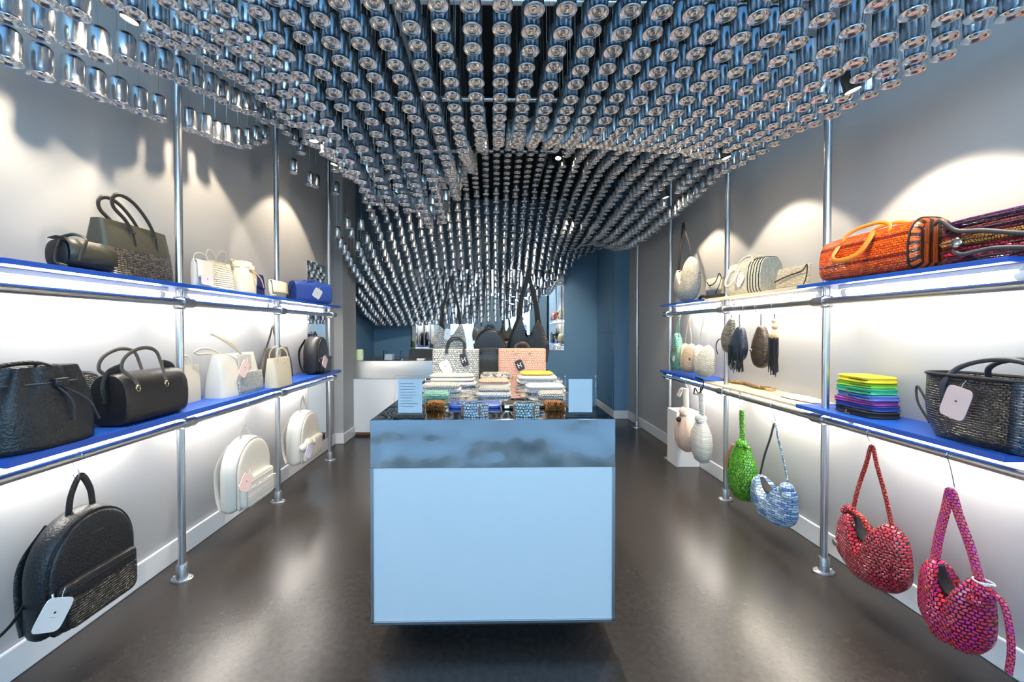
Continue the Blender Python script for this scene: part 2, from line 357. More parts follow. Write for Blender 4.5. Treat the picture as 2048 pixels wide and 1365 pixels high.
# light tubes under every shelf
segs = ((1.215, 1.88), (2.0, 2.74), (2.87, 3.62))
pos = ('nearest', 'middle', 'farthest')
for side, s, xr, zs in (('left', -1, LP - .035, (ZLL, ZLU)), ('right', 1, RP + .035, (ZRL, ZRU))):
    for z, lv in zip(zs, ('lower', 'upper')):
        for (a, b), pn in zip(segs, pos):
            xq = xr if lv == 'upper' else xr + s * .045
            t = thing('tube_light', 'glowing white tube light under the %s %s shelf, %s of its three' % (lv, side, pn), 'light', (xq, (a + b) / 2, z - (.042 if lv == 'upper' else .0385)), group='tube lights under the shelves')
            L = (b - a) / 2
            MB().tube([(0, -L + .03, -.012), (0, L - .03, -.012)], .017, N=14, up=(0, 0, 1)).build('light_tube', 'tube', t)
            for e in (-1, 1): MB().tube([(0, e * L, -.012), (0, e * (L - .03), -.012)], .0185, N=14, up=(0, 0, 1)).build('end_cap', 'white', t)
            MB().box(-.03, .03, -L, L, .006, .0235 if lv == 'upper' else .0125).build('mounting_rail', 'white', t, smooth=False)
# ------------------------------------------------------------------ height of the underside of the can canopy
GX = [-1.8, -1.6, -1.35, -1.1, -.8, -.45, 0, .5, 1.0, 1.35, 1.62]
GY = [1.0, 1.35, 1.75, 2.1, 2.4, 2.7, 3.0, 3.5, 4.0, 4.5, 5.0, 5.5, 5.9]
GH = [[.74, .76, .90, 1.0, 1.03, 1.04, 1.04, 1.03, 1.02, .97, .97], [.76, .82, 1.02, 1.12, 1.08, 1.05, 1.04, 1.03, 1.02, .93, .97],
      [.82, .88, 1.22, 1.22, 1.04, 1.03, 1.02, 1.02, 1.01, .99, 1.0], [.9, .95, 1.32, 1.12, .95, 1.0, 1.04, 1.03, 1.03, 1.02, 1.05],
      [1.0, 1.02, 1.40, 1.1, .88, .93, 1.12, 1.12, 1.10, 1.08, 1.05], [1.2, 1.25, 1.42, 1.28, .83, .82, 1.35, 1.35, 1.3, 1.22, 1.08],
      [1.1, 1.15, 1.35, 1.42, 1.15, .73, 1.5, 1.5, 1.35, 1.18, 1.03], [1.2, 1.2, 1.3, 1.42, 1.45, 1.36, 1.6, 1.6, 1.4, 1.15, .98],
      [.7, .72, .95, 1.2, 1.35, 1.42, 1.5, 1.55, 1.35, 1.1, .93], [.5, .5, .65, .85, .98, 1.05, 1.15, 1.4, 1.25, 1.05, .93],
      [.3, .35, .45, .55, .65, .7, .78, 1.15, 1.15, 1.08, 1.0], [.12, .15, .2, .28, .35, .38, .42, .75, 1.05, 1.2, 1.2],
      [.03, .03, .03, .04, .05, .06, .08, .2, .75, 1.1, 1.2]]
def _br(g, x):
    x = min(max(x, g[0]), g[-1])
    for i in range(len(g) - 1):
        if x <= g[i + 1]: return i, (x - g[i]) / (g[i + 1] - g[i])
    return len(g) - 2, 1
def hsurf(x, y):
    i, t = _br(GX, x); j, u = _br(GY, y)
    t = t * t * (3 - 2 * t) * .4 + t * .6; u = u * u * (3 - 2 * u) * .4 + u * .6
    return CAMH + lerp(lerp(GH[j][i], GH[j][i + 1], t), lerp(GH[j + 1][i], GH[j + 1][i + 1], t), u)
# ================================================================== SPOTLIGHTS
SPOTS = []
for s, lst in ((-1, ((.62, 2.62, 'left wall, nearest the street'), (1.42, 2.52, 'left wall, above the large black tote'), (2.2, 2.62, 'left wall between first and second pole'), (3.2, 2.52, 'left wall, by the farthest pole'))),
               (1, ((1.55, 2.52, 'right wall, above the orange bag'), (2.4, 2.58, 'right wall, above the striped bag'), (3.25, 2.55, 'right wall, above the white hobo bag')))):
    wx = XL if s < 0 else XR
    for y, z, l in lst:
        x = wx - s * .42
        if l.startswith('left wall, nearest'): continue
        up_ = .05 if s < 0 and y < 2 else 0
        z = hsurf(x, y) - .01 + up_; SPOTS.append((x, y, z))
        tgt = Vector((wx + s * .05, y, z - 1.55)); dr = (tgt - Vector((x, y, z))).normalized()
        t = thing('ceiling_spotlight', 'small black spotlight among the cans aimed at ' + l, 'spotlight', (x, y, z), group='spotlights among the cans')
        q = dr.to_track_quat('-Z', 'Y').to_matrix().to_4x4()
        mb = MB().lathe([(.026, 0), (.028, .01), (.028, .07), (.012, .08)], 16, cap0=False); hs = mb.build('housing', 'lampm', t); hs.rotation_euler = q.to_euler()
        ln = MB().lathe([(.024, .003), (.004, .0035)], 16); le = ln.build('lens', 'lens', hs)
        MB().tube([(0, 0, .05), (0, 0, ZG - z)], .004, N=8).build('stem', 'lampm', t)
        lamp('SPOT', 'spot', Vector((x, y, z)) + dr * .02, 26, (1, .84, .62), target=tgt, spot_size=R(84), spot_blend=.22, shadow_soft_size=.025)
for (x, y, z, tg, e, l) in ((.03, 2.45, 2.30, (.0, 2.35, .9), 75, 'middle of the display table'), (-.55, 3.35, 2.15, (-.5, 5.6, 1.2), 60, 'rear curtain of cans, left'), (.60, 3.6, 2.45, (.3, 3.1, .9), 75, 'rear of the display table'),
                            (-1.05, 2.3, 2.25, (-1.1, 2.6, 0), 45, 'floor of the left aisle'), (1.15, 2.5, 2.3, (1.05, 2.6, 0), 45, 'floor of the right aisle'), (.9, 4.6, 2.55, (.6, 6.0, 1.4), 50, 'rear curtain of cans, right')):
    z = hsurf(x, y) + .015; SPOTS.append((x, y, z)); tgt = Vector(tg); dr = (tgt - Vector((x, y, z))).normalized()
    t = thing('ceiling_spotlight', 'small black spotlight among the hanging cans aimed at the ' + l, 'spotlight', (x, y, z), group='spotlights among the cans')
    q = dr.to_track_quat('-Z', 'Y').to_matrix().to_4x4()
    mb = MB().lathe([(.026, 0), (.028, .01), (.028, .07), (.012, .08)], 16, cap0=False); hs = mb.build('housing', 'lampm', t); hs.rotation_euler = q.to_euler()
    le = MB().lathe([(.024, .003), (.004, .0035)], 16).build('lens', 'lens', hs)
    MB().tube([(0, 0, .05), (0, 0, ZG - z)], .004, N=8).build('stem', 'lampm', t)
    lamp('SPOT', 'spot', Vector((x, y, z)) + dr * .02, e, (1, .86, .68), target=tgt, spot_size=R(80), spot_blend=.5, shadow_soft_size=.03)
# ================================================================== HANGING CANS
def can_mb(N, wire):
    b = MB(); b.lathe([(.0315, .0045), (.0300, .010), (.0312, .020), (.0322, .035), (.0322, .088), (.0305, .096), (.026, .101), (.024, .104), (.010, .105)], N, cap0=False)
    k = MB(); k.lathe([(.0315, .0045), (.0345, .003), (.0350, .0), (.0335, -.0022), (.0305, -.0010), (.0265, .0020), (.0245, .0065), (.0175, .0080), (.0150, .0050), (.0125, .0015), (.0080, .0005), (.0050, .0018), (.0015, .0022)], N, cap0=False)
    wr = MB(); wr.tube([(0, 0, .104), (0, 0, wire)], .0007, N=3)
    return b, k, wr
cans = []
ny = int((5.92 - .9) / .092) + 1
for j in range(ny):
    y = .9 + .092 * j
    for i in range(-17, 16):
        x = .03 + i * .1045
        lim = -1.64 if y < 4.15 else (-1.56 if y < 4.7 else -1.84)
        if x < lim or x > 1.64: continue
        X = x + random.uniform(-.004, .004); Y = y + random.uniform(-.004, .004)
        H = hsurf(X, Y) + random.uniform(-.006, .006)
        if any((X - a) ** 2 + (Y - b) ** 2 < .0055 for a, b, c in SPOTS): continue
        if any((X - a) ** 2 + (Y - b) ** 2 < .0032 for a in (LP, RP) for b in (1.94, 2.80, 2.78, 3.68)): continue
        if any((X - a) ** 2 + (Y - b) ** 2 < .0018 for a, b in ((-.365, 3.3), (.295, 3.3), (1.70, 3.46))): continue
        if 2.85 < Y < 4.1 and X < -1.25 and random.random() < .45: continue
        if 3.0 < Y < 3.6 and X < -1.05 and random.random() < .35: continue
        cans.append((X, Y, min(H, ZG - .14)))
def pix(p):
    q = _M.transposed() @ (Vector(p) - Vector((0, 0, CAMH))); return 1024 - .0115 * 2048 + FPX * q.x / -q.z, 682.5 - .0078 * 2048 - FPX * q.y / -q.z, -q.z
vis = []; rest = []
for c in cans:
    u, v, dz = pix(c); (vis if -10 < u < 2058 and v > -6 and dz > .3 else rest).append(c)
vis.sort(key=lambda c: c[1]); near = vis[:300]; rest += vis[300:]
b0, k0, w0 = can_mb(24, 1.0)
cb = b0.build('hanging_can', 'can', ang=60); kb = k0.build('can_base', 'canbase', cb, ang=70); wb = w0.build('hanging_wire', 'wire', cb)
for i, c in enumerate(near):
    if i == 0: a, b_, e = cb, kb, wb
    else:
        a = cb.copy(); COL.objects.link(a)
        b_ = kb.copy(); COL.objects.link(b_); b_.parent = a
        e = wb.copy(); COL.objects.link(e); e.parent = a
    a.location = c; a.rotation_euler = (random.uniform(-.03, .03), random.uniform(-.03, .03), random.uniform(0, 6))
    # the wire reaches up to the pipe grid
    L = (ZG + .05 - c[2] - .104); e.scale = (1, 1, L / .896); e.location = (0, 0, .104 * (1 - L / .896))
    tag(a, 'shiny aluminium can of the near canopy, hung upright on a thin wire', 'can', 'aluminium cans hung from the ceiling')
st = MB(); tb, tk, _ = can_mb(16, 1)
for c in rest:
    rx, ry = random.uniform(-.03, .03), random.uniform(-.03, .03)
    for src, mi in ((tb, 0), (tk, 1)):
        o0 = len(st.v)
        st.v.extend([(c[0] + x + ry * z, c[1] + y + rx * z, c[2] + z) for x, y, z in src.v])
        for f, uv in zip(src.f, src.uv): st.face([o0 + i for i in f], uv, mi)
    o0 = len(st.v)
    for zz in (c[2] + .1, ZG + .05):
        for k in range(3): st.v.append((c[0] + .0008 * math.cos(k * 2.1), c[1] + .0008 * math.sin(k * 2.1), zz))
    for k in range(3): st.face([o0 + k, o0 + (k + 1) % 3, o0 + 3 + (k + 1) % 3, o0 + 3 + k], [(0, 0)] * 4, 0)
tag(st.build('hanging_cans', ['can', 'canbase'], ang=60), 'dense far mass of shiny aluminium cans sweeping down to the back wall', 'cans', 'aluminium cans hung from the ceiling', 'stuff')
print('CANS', len(cans), len(near), len(rest))
# ================================================================== BAG PARTS
def tag_card(parent, x, y, z, w=.05, h=.065, rot=0., mat='tagpink', name='price_tag', mark='dot', label=None, tilt=0., yaw=0.):
    """small hanging card, rounded corners, front to -y"""
    out = []
    for k in range(28):
        a = 2 * PI * k / 28 + .1; c, s_ = math.cos(a), math.sin(a)
        out.append((w / 2 * math.copysign(abs(c) ** .35, c), h / 2 * math.copysign(abs(s_) ** .35, s_)))
    mb = MB().loft([[(p[0], -.0012, p[1]) for p in out], [(p[0], .0012, p[1]) for p in out]])
    o = mb.build(name, mat, parent, label=label); o.location = (x, y, z); o.rotation_euler = (tilt, rot, yaw)
    ik = 'inkw' if mat == 'tagblack' else 'ink'
    m = MB()
    if mark == 'dot': m.lathe([(.0035, 0), (.0035, .0008)], 10)
    if mark == 'H':
        m = MB().box(-.016, -.011, -.0022, -.0013, -.018, .018).box(-.011, .006, -.0022, -.0013, -.004, .002).box(.006, .010, -.0022, -.0013, -.018, .008).box(.004, .016, -.0022, -.0013, .010, .015)
        m.build('printed_mark', ik, o, smooth=False)
    else:
        k = MB().lathe([(.0035, 0), (.0035, .0009)], 10).build('printed_mark', ik, o); k.rotation_euler = (PI / 2, 0, 0); k.location = (0, -.0012, .006)
        MB().box(-.008, .008, -.0016, -.0012, -.008, -.0065).build('printed_line', 'inkg', o, smooth=False)
    MB().tube(crom([(0, 0, h / 2 - .004), (-.002, .004, h / 2 + .012), (0, .008, h / 2 + .026)], 4), .0008, N=5).build('tag_string', 'white', o)
    return o
def ribbon_handle(parent, x0, x1, z0, zt, y, mat, r=.007, flat=.4, lean=0., name='handle', N=8, base=0.):
    """arched strap from (x0,z0) over the top zt to (x1,z0); lean moves the apex in y"""
    xm = (x0 + x1) / 2; wq = (x1 - x0)
    pts = crom([(x0, y, z0 - base), (x0, y, z0), (x0 + .04 * wq, y + lean * .45, lerp(z0, zt, .55)), (x0 + .26 * wq, y + lean * .9, lerp(z0, zt, .93)), (xm, y + lean, zt),
                (x1 - .26 * wq, y + lean * .9, lerp(z0, zt, .93)), (x1 - .04 * wq, y + lean * .45, lerp(z0, zt, .55)), (x1, y, z0), (x1, y, z0 - base)], 6)
    return MB().tube(pts, r, flat=flat, N=N).build(name, mat, parent)
def strap(parent, pts, mat, r=.006, flat=.5, name='strap', n=7, N=8, up=(0, 1, 0)):
    return MB().tube(crom(pts, n), r, flat=flat, N=N, up=up).build(name, mat, parent)
def tote(root, w, h, t, low, top, split=.5, flare=.0, topd=.25, hh=.12, hmat=None, hspan=.4, hr=.007, lean=(.01, -.01), skew=0., lip=True):
    def ringz(f): return sring(h * f, w / 2 * (1 - .03 * (1 - f) + flare * (f - .5)), t / 2 * lerp(1, topd, f ** 1.3) * (1 + .06 * math.sin(PI * f)), 5, dx=skew * f)
    fs = [0, .02, .1, .25, .4, .5, .6, .75, .9, 1.0]
    lo = [f for f in fs if f < split] + [split]; up = [split] + [f for f in fs if f > split]
    MB().loft([ringz(f) for f in lo], cap1=False).build('body', low, root)
    ins = [[(x * .985, y * .85, z) for x, y, z in ringz(1.0)], [(x * .97, y * .7, z - h * .25) for x, y, z in ringz(1.0)]]
    if split < 1: MB().loft([ringz(f) for f in up] + ins, cap0=False).build('upper_panel', top, root)
    hm = hmat or top
    for k, sg in enumerate((-1, 1)):
        yy = sg * t / 2 * (topd + .06)
        ribbon_handle(root, -w * hspan / 2 + skew, w * hspan / 2 + skew, h * .98, h + hh * (1 if k else .86), yy, hm, hr, .35, lean[k], base=h * .22)
def duffel(root, w, h, t, mat, end=None, qe=.9, e=3., hmat=None, hh=.1, hspan=.42, side=True, band=0.):
    rings = []
    for f in (0, .012, .04, .12, .3, .5, .7, .88, .96, .988, 1.):
        q = math.sqrt(max(0, 1 - (abs(f - .5) * 2) ** 9)); q = lerp(qe, 1, q); x = (f - .5) * w
        r = []
        for k in range(36):
            a = 2 * PI * k / 36; c, s_ = math.cos(a), math.sin(a)
            yy = t / 2 * q * math.copysign(abs(c) ** (2 / e), c); zz = h / 2 * q * math.copysign(abs(s_) ** (2 / e), s_)
            if zz > 0: yy *= 1 - .38 * (zz / (h / 2)) ** 2
            r.append((x, yy, h / 2 + zz * (1 if zz < 0 else 1)))
        rings.append(r)
    mn = min(p[2] for r in rings for p in r)
    rings = [[(p[0], p[1], p[2] - mn) for p in r] for r in rings]
    # swap uv axes so rows run along the bag
    mb = MB(); mb.loft(rings); mb.uv = [[(v, u) for u, v in f] for f in mb.uv]
    mb.build('body', mat, root)
    if end:
        eb = MB(); xs = rings
        eb.loft([[(p[0] + .0, p[1] * 1.012, (p[2] - h / 2) * 1.012 + h / 2) for p in r] for r in rings[int(band):]] if band else [[(p[0] * 1.004, p[1] * 1.01, p[2]) for p in r] for r in rings[-4:]], cap0=False).build('end_panel', end, root)
    MB().box(-w * .42, w * .42, -.004, .004, h * .985, h * 1.0).build('zipper', 'brass', root)
    hm = hmat or mat
    for k, sg in enumerate((-1, 1)):
        yy = sg * t * .36
        ribbon_handle(root, -w * hspan / 2, w * hspan / 2, h * .86, h + hh * (1 if k else .93), yy, hm, .008, .45, -sg * t * .18 + (.01 if k else -.01), base=h * .12)
    return rings
def bucket(root, w, h, t, mat, fold=.10, cord='dgrey', cinch=.72, flap=True, strapx=-1):
    rings = []
    for f in (0, .015, .08, .25, .45, .6, .7, .78, .86, .93, 1.):
        k = 1 if f < .5 else lerp(1, cinch, ((f - .5) / .5) ** 1.2)
        fo = 0 if f < .5 else fold * ((f - .5) / .5)
        rings.append(sring(h * f, w / 2 * k * (.93 if f == 0 else 1), t / 2 * k * (.93 if f == 0 else 1), 2.8, 64, fold=fo, nf=8, ph=.6))
    top = rings[-1]; rings += [[(x * .93, y * .93, z - .002) for x, y, z in top], [(x * .85, y * .85, z - h * .2) for x, y, z in top]]
    MB().loft(rings).build('body', mat, root, ang=70)
    zc = h * .80; kk = lerp(1, cinch, .6 ** 1.2)
    cp = [(w / 2 * kk * 1.03 * math.cos(a), t / 2 * kk * 1.05 * math.sin(a), zc) for a in [2 * PI * i / 40 for i in range(40)]]
    MB().tube(cp, .0035, N=6, up=(0, 0, 1), closed=True).build('drawstring', cord, root)
    MB().box(-.02, .02, -t / 2 * kk * 1.12 - .012, -t / 2 * kk * 1.05, zc - .014, zc + .014).build('cord_slider', mat, root, bevel=.003)
    for sx, L in ((.0, .5), (.05, .55)):
        st_ = strap(root, [(-.01 + sx * .2, -t / 2 * kk - .012, zc - .01), (.02 + sx, -t / 2 - .012, zc - h * L * .5), (.03 + sx * 1.6, -t / 2 - .008, zc - h * L)], cord, .0035, 1, 'cord_end')
    strap(root, [(strapx * w * .40, 0, h * .72), (strapx * w * .52, -.01, h * .86), (strapx * w * .38, .02, h * 1.0), (-strapx * w * .1, .05, h * 1.03), (-strapx * w * .38, .04, h * .9)], mat, .008, .4, 'shoulder_strap')
def arch(w, h, n=44, sq=.5, top=2.05):
    """backpack outline: straight lower sides, arched top"""
    out = []
    hb = h * sq; r = min(.12 * w, .03)
    for a in range(0, 91, 30): out.append((w / 2 - r + r * math.sin(R(a)), r - r * math.cos(R(a))))
    for k in range(n + 1):
        a = PI * k / n; c, s_ = math.cos(a), math.sin(a)
        out.append((w / 2 * math.copysign(abs(c) ** (2 / top), c) , hb + (h - hb) * abs(s_) ** (2 / top)))
    for a in range(90, -1, -30): out.append((-w / 2 + r - r * math.sin(R(a)), r - r * math.cos(R(a))))
    return out
def inflate(outline, t, edge=.12, back=.0, y0=0.):
    cx = sum(p[0] for p in outline) / len(outline); cz = sum(p[1] for p in outline) / len(outline)
    def rg(k, y): return [(cx + (p[0] - cx) * k, y0 + y, cz + (p[1] - cz) * k) for p in outline]
    ks = [(.02, 0), (.5, 0.), (.86, .05), (.95, .16), (.99, .34), (1, .5)]
    rings = [rg(k, -t / 2 + t * d) for k, d in ks] + [rg(k, t / 2 - t * d) for k, d in reversed(ks[:-1])]
    mb = MB(); mb.loft(rings)
    o = []
    for f in mb.f: o.append([(mb.v[i][0] , mb.v[i][2]) for i in f])
    mb.uv = o; return mb
def backpack(root, w, h, t, mat, pan=None, tagm='tagpink', tagpos=(-.42, .22), loop=.10, shell=None):
    inflate(arch(w, h), t).build('body', mat, root)
    ol = [(p[0] * .93, p[1] * .93 + h * .02) for p in arch(w, h)]
    inflate(ol, .02, y0=-t / 2).build('front_panel', shell or mat, root)
    zp = MB().tube([(p[0] * .965, -t / 2 + .006, p[1] * .955 + h * .015) for p in arch(w, h)[3:-3]], .0028, N=6); zp.build('zipper', 'dark' if mat != 'offwhite' else 'inkg', root)
    pk = [(p[0] * .86, p[1] + h * .04) for p in arch(w, h * .42, sq=.8, top=5)]
    pc = inflate(pk, t * .42, y0=-t / 2 - t * .16).build('front_pocket', mat, root)
    if pan:
        pp = [(p[0] * .78, p[1] + h * .055) for p in arch(w, h * .27, sq=.9, top=8)]
        inflate(pp, .014, y0=-t / 2 - t * .16 - t * .21).build('woven_panel', pan, pc)
    MB().tube([(-w * .36, -t * .5 - t * .37, h * .40), (w * .36, -t * .5 - t * .37, h * .40)], .003, N=6, up=(0, 0, 1)).build('pocket_zipper', 'dark' if mat != 'offwhite' else 'inkg', pc)
    # hanging loop
    lp = strap(root, [(-w * .13, .0, h * .97), (-w * .10, .0, h + loop * .5), (0, 0, h + loop), (w * .10, 0, h + loop * .5), (w * .13, 0, h * .97)], mat, .012, .22, 'top_handle', N=10)
    for sx in (-1, 1):
        strap(root, [(sx * w * .18, t / 2, h * .9), (sx * w * .34, t / 2 + .035, h * .6), (sx * w * .40, t / 2 + .02, h * .25), (sx * w * .44, t / 2 - .01, h * .06)], mat, .017, .3, 'shoulder_strap')
    MB().tube([(-w * .44, -t / 2 - .004, h * .42), (-w * .455, -t / 2 - .014, h * .34)], .004, N=8).build('zip_pull', 'chrome', root)
    tag_card(root, tagpos[0] * w, -t / 2 - t * .30 - .012, tagpos[1] * h, .085, .095, .55, tagm, yaw=-.1)
def hobo(root, w, h, t, mat, smat, apex, gap=.34, knot=None, lining=True, fat=1., tipz=None, sr=.010, sflat=.5, sm2=None, lmat=None, rmat=None, lx=-.92, rx=.92, tb=(1., 1.), nz=None, pleat=.006):
    """crescent bag hanging from a strap: body in z 0..h (tips up), strap apex at z=apex"""
    tl, tr = (tipz or (h, h))
    tlx, trx = lx * w / 2, rx * w / 2
    if nz is None: nz = h * .66
    ol = [(tlx, tl), (lerp(tlx, -w / 2, .75), tl * .86), (-w / 2, h * .50), (-w * .455, h * .24), (-w * .27, h * .04), (0, 0), (w * .27, h * .04), (w * .455, h * .24), (w / 2, h * .50), (lerp(trx, w / 2, .75), tr * .86), (trx, tr),
          (trx - .022, tr * .97), (lerp(trx, 0, .55), lerp(tr, nz, .72)), ((tlx + trx) / 2, nz), (lerp(tlx, 0, .55), lerp(tl, nz, .72)), (tlx + .022, tl * .97)]
    cp = [(p.x, p.z) for p in crom([(a, 0, b) for a, b in ol + [ol[0]]], 5)[:-1]][::-1]
    cx, cz = 0, h * .36
    ks = [(.03, 0.), (.3, .012), (.52, .05), (.72, .12), (.86, .21), (.95, .32), (1, .5)]
    seq = [(k, -t / 2 + t * d) for k, d in ks] + [(k, t / 2 - t * d) for k, d in reversed(ks[:-1])]
    def hp(p, k, y):
        x, z = cx + (p[0] - cx) * k, cz + (p[1] - cz) * k
        pl = pleat * math.sin(x / w * 17 + z * 9) * min(1, (1.02 - k) * 4)
        return (x, y * (1 + .12 * math.sin(x * 30 + 1)) + (pl if y < 0 else -pl), z)
    mb = MB(); mb.loft([[hp(p, k, y) for p in cp] for k, y in seq])
    mb.uv = [[(mb.v[i][0] + .4 * mb.v[i][1], mb.v[i][2]) for i in f] for f in mb.f]
    mb.build('body', mat, root, ang=80)
    if lining:
        m_ = (tlx + trx) / 2
        lp = crom([(tlx + .024, -.004, tl * .95), (lerp(tlx, m_, .5), -.004, lerp(tl, nz, .70) + .002), (m_, -.004, nz + .004), (lerp(trx, m_, .5), -.004, lerp(tr, nz, .70) + .002), (trx - .024, -.004, tr * .95)], 6)
        MB().tube(lp, [.006 + .008 * math.sin(PI * i / (len(lp) - 1)) for i in range(len(lp))], 2.2, N=10).build('opening', lmat or 'dark', root)
    ax, az = apex
    for k, (bx, bz) in enumerate(((tlx, tl), (trx, tr))):
        m_ = (smat, sm2 or smat)[k]
        pt = crom([(bx, 0, bz - .02), (lerp(bx, ax, .33), 0, lerp(bz, az, .36)), (lerp(bx, ax, .72), .002, lerp(bz, az, .73)), (ax + (bx - ax) * .08, .004, az - .008), (ax, .005, az)], 6)
        MB().tube(pt, sr * tb[k], sflat, N=10).build('shoulder_strap', m_, root)
    if knot:
        kx, kz, kr = knot
        kb = MB().ball((kx, 0, kz), kr, sz=.8, sy=.8).ball((kx - kr * .6, -.3 * kr, kz - kr * .5), kr * .7).ball((kx + kr * .6, -.3 * kr, kz + kr * .2), kr * .65)
        kb.build('knot', mat, root)
def pouch(root, w, h, t, mat, flap=None, fz=.45, N=48):
    """soft flat bag lying or standing"""
    rings = []
    for f in (0, .03, .15, .5, .85, .97, 1):
        q = (1 - (abs(f - .5) * 2) ** 3.2) ** .5 if 0 < f < 1 else .12
        rings.append(sring(h * f, w / 2 * (.97 + .03 * q), t / 2 * max(.14, q), 3.2, N))
    MB().loft(rings).build('body', mat, root)
    if flap:
        fr = []
        for f, k in ((1.01, .3), (1.0, .7), (.93, 1.0), (fz + .1, 1.18), (fz, 1.16)):
            fr.append([(x, y, h * f) for x, y in ((-w / 2 * .98, t / 2 * (-k)), (-w / 4, t / 2 * -k * 1.12), (0, t / 2 * -k * 1.15), (w / 4, t / 2 * -k * 1.12), (w / 2 * .98, t / 2 * -k))])
        mb = MB(); mb.loft(fr, closed=False)
        o = mb.build('flap', flap, root); s_ = o.modifiers.new('thick', 'SOLIDIFY'); s_.thickness = .004; s_.offset = 1
def folded(root, w, d, h, mat, up=None, fringe=None, seed=0):
    """folded soft textile pouch lying flat (z up), open fold to the front"""
    rnd = random.Random(seed); mb = MB(); rings = []
    for f in (0, .06, .3, .6, .88, 1):
        q = .84 + .16 * math.sin(PI * f); rings.append(sring(h * f, w / 2 * q, d / 2 * q, 5, 40, dx=rnd.uniform(-.002, .002), fold=.012, nf=7, ph=seed))
    mb.loft(rings); mb.build('body', mat, root)
    if up:
        MB().loft([sring(h + k * .004, w / 2 * .82 * (1 - .04 * k), d / 2 * .8 * (1 - .04 * k), 5, 40, dy=.006) for k in (-.5, .7, 1.3)]).build('top_fold', up, root)
    MB().tube([(-w * .40, -d * .43, h * .62), (w * .40, -d * .43, h * .58)], .002, N=6, up=(0, 0, 1)).build('zipper', 'dark', root)
    return root
def hookS(x, y, z, label, drop=.09, sw=1):
    """wire hook over a rail at z, its lower hook at z-drop"""
    t = crom([(sw * .020, 0, -.012), (sw * .021, 0, .012), (0, 0, .0195), (-sw * .020, 0, .006), (-sw * .008, 0, -.03), (sw * .008, 0, -drop + .028), (sw * .010, 0, -drop + .006), (0, 0, -drop - .004), (-sw * .012, 0, -drop + .01)], 6)
    o = MB().tube(t, .0017, N=7).build('wire_hook', 'hook'); o.location = (x, y, z); tag(o, label, 'hook', 'wire hooks on the rack rails'); return o
def fit(s, pn, pf, top, Xf, t, zs):
    """s=-1 left wall / +1 right wall; pn/pf nearest/farthest pixel column; top = pixel of the top edge at the front face"""
    Xr = Xf + s * t; yn = on(pn, 700, 0, Xr).y; yf = on(pf, 700, 0, Xf).y
    w_ = abs(yf - yn); hz = on(top[0], top[1], 0, Xf + s * t * .4).z - zs
    return ((Xf + s * t / 2, (yn + yf) / 2, zs), w_, hz)
RL, RRt = PI / 2, -PI / 2
# ================================================================== LEFT RACK, TOP SHELF
HK = .0
def put(name, label, cat, s, pn, pf, top, Xf, t, zs, rot=0., group=None):
    loc, w_, h_ = fit(s, pn, pf, top, Xf, t, zs)
    return thing(name, label, cat, loc, (RL if s < 0 else RRt) + rot, group), w_, h_
t = thing('woven_clutch', 'dark woven clutch cut by the left edge of the photo on the top left shelf', 'clutch', (-1.60, 1.13, ZLU), RL + .1)
MB().loft([sring(0, .12, .03, 5), sring(.02, .125, .034, 5), sring(.10, .105, .026, 5), sring(.17, .075, .012, 5), sring(.175, .07, .006, 5)]).build('body', 'wbronze', t)
MB().tube([(.127, -.02, 0), (.107, -.016, .1), (.078, -.008, .172)], .006, N=8).build('edge_binding', 'taupe', t)
t = thing('clutch', 'small rolled black leather clutch with a loop strap beside the large black tote', 'clutch', (-1.535, 1.475, ZLU), RL - .05)
rings = []
for x, k in ((-.085, .72), (-.08, .95), (0, 1), (.08, .95), (.085, .72)):
    rings.append([(x, .045 * k * math.copysign(abs(math.cos(a)) ** .8, math.cos(a)), .052 + .052 * k * math.copysign(abs(math.sin(a)) ** .8, math.sin(a))) for a in [2 * PI * i / 28 for i in range(28)]])
MB().loft(rings).build('body', 'lblack2', t)
fl = MB(); fl.loft([[(x, y, z) for x in (-.082, -.03, .03, .082)] for y, z in ((.03, .106), (0, .114), (-.03, .108), (-.048, .085), (-.052, .055), (-.05, .028))], closed=False)
fo = fl.build('flap', 'lolive', t); sm = fo.modifiers.new('thick', 'SOLIDIFY'); sm.thickness = .003
MB().box(-.01, .016, -.0535, -.0515, .048, .050).build('embossed_mark', 'taupe', fo, smooth=False)
strap(t, [(-.055, -.052, .03), (-.045, -.056, .07), (-.028, -.05, .112), (-.04, -.02, .128), (-.055, .01, .116)], 'lolive', .006, .4, 'loop_strap')
strap(t, [(-.084, -.02, .10), (-.10, -.025, .06), (-.105, -.03, .018), (-.085, -.045, .006)], 'lblack2', .006, .5, 'wrist_strap')
t = thing('tote_bag', 'large tote, soft black leather over woven black and gold lower half, two handles', 'bag', (-1.60, 1.745, ZLU), RL)
tote(t, .33, .235, .15, 'wbronze', 'lolive', .50, flare=-.10, topd=.42, hh=.135, hspan=.42, hr=.0085, lean=(.03, .045))
for c in list(t.children):
    if c.name.startswith('handle'): bpy.data.objects.remove(c)
for yy, dx in ((-.045, 0), (.04, .03)):
    strap(t, [(-.04 + dx, yy - .008, .14), (-.045 + dx, yy, .20), (-.075 + dx, yy, .245), (-.125 + dx, yy, .285), (-.128 + dx, yy, .325), (-.09 + dx, yy, .345), (-.03 + dx, yy, .325), (.03 + dx, yy, .27), (.065 + dx, yy, .21), (.07 + dx, yy - .008, .13)], 'lblack2', .009, .4, 'handle', N=10)
for sx in (-.042, .068):
    for dx in (-.006, .006): MB().lathe([(.0035, 0), (.003, .002)], 8, c=(sx + dx, 0, 0)).build('rivet', 'brass', t).matrix_local = Matrix.Translation((0, -.05, .20)) @ Matrix.Rotation(PI / 2, 4, 'X')
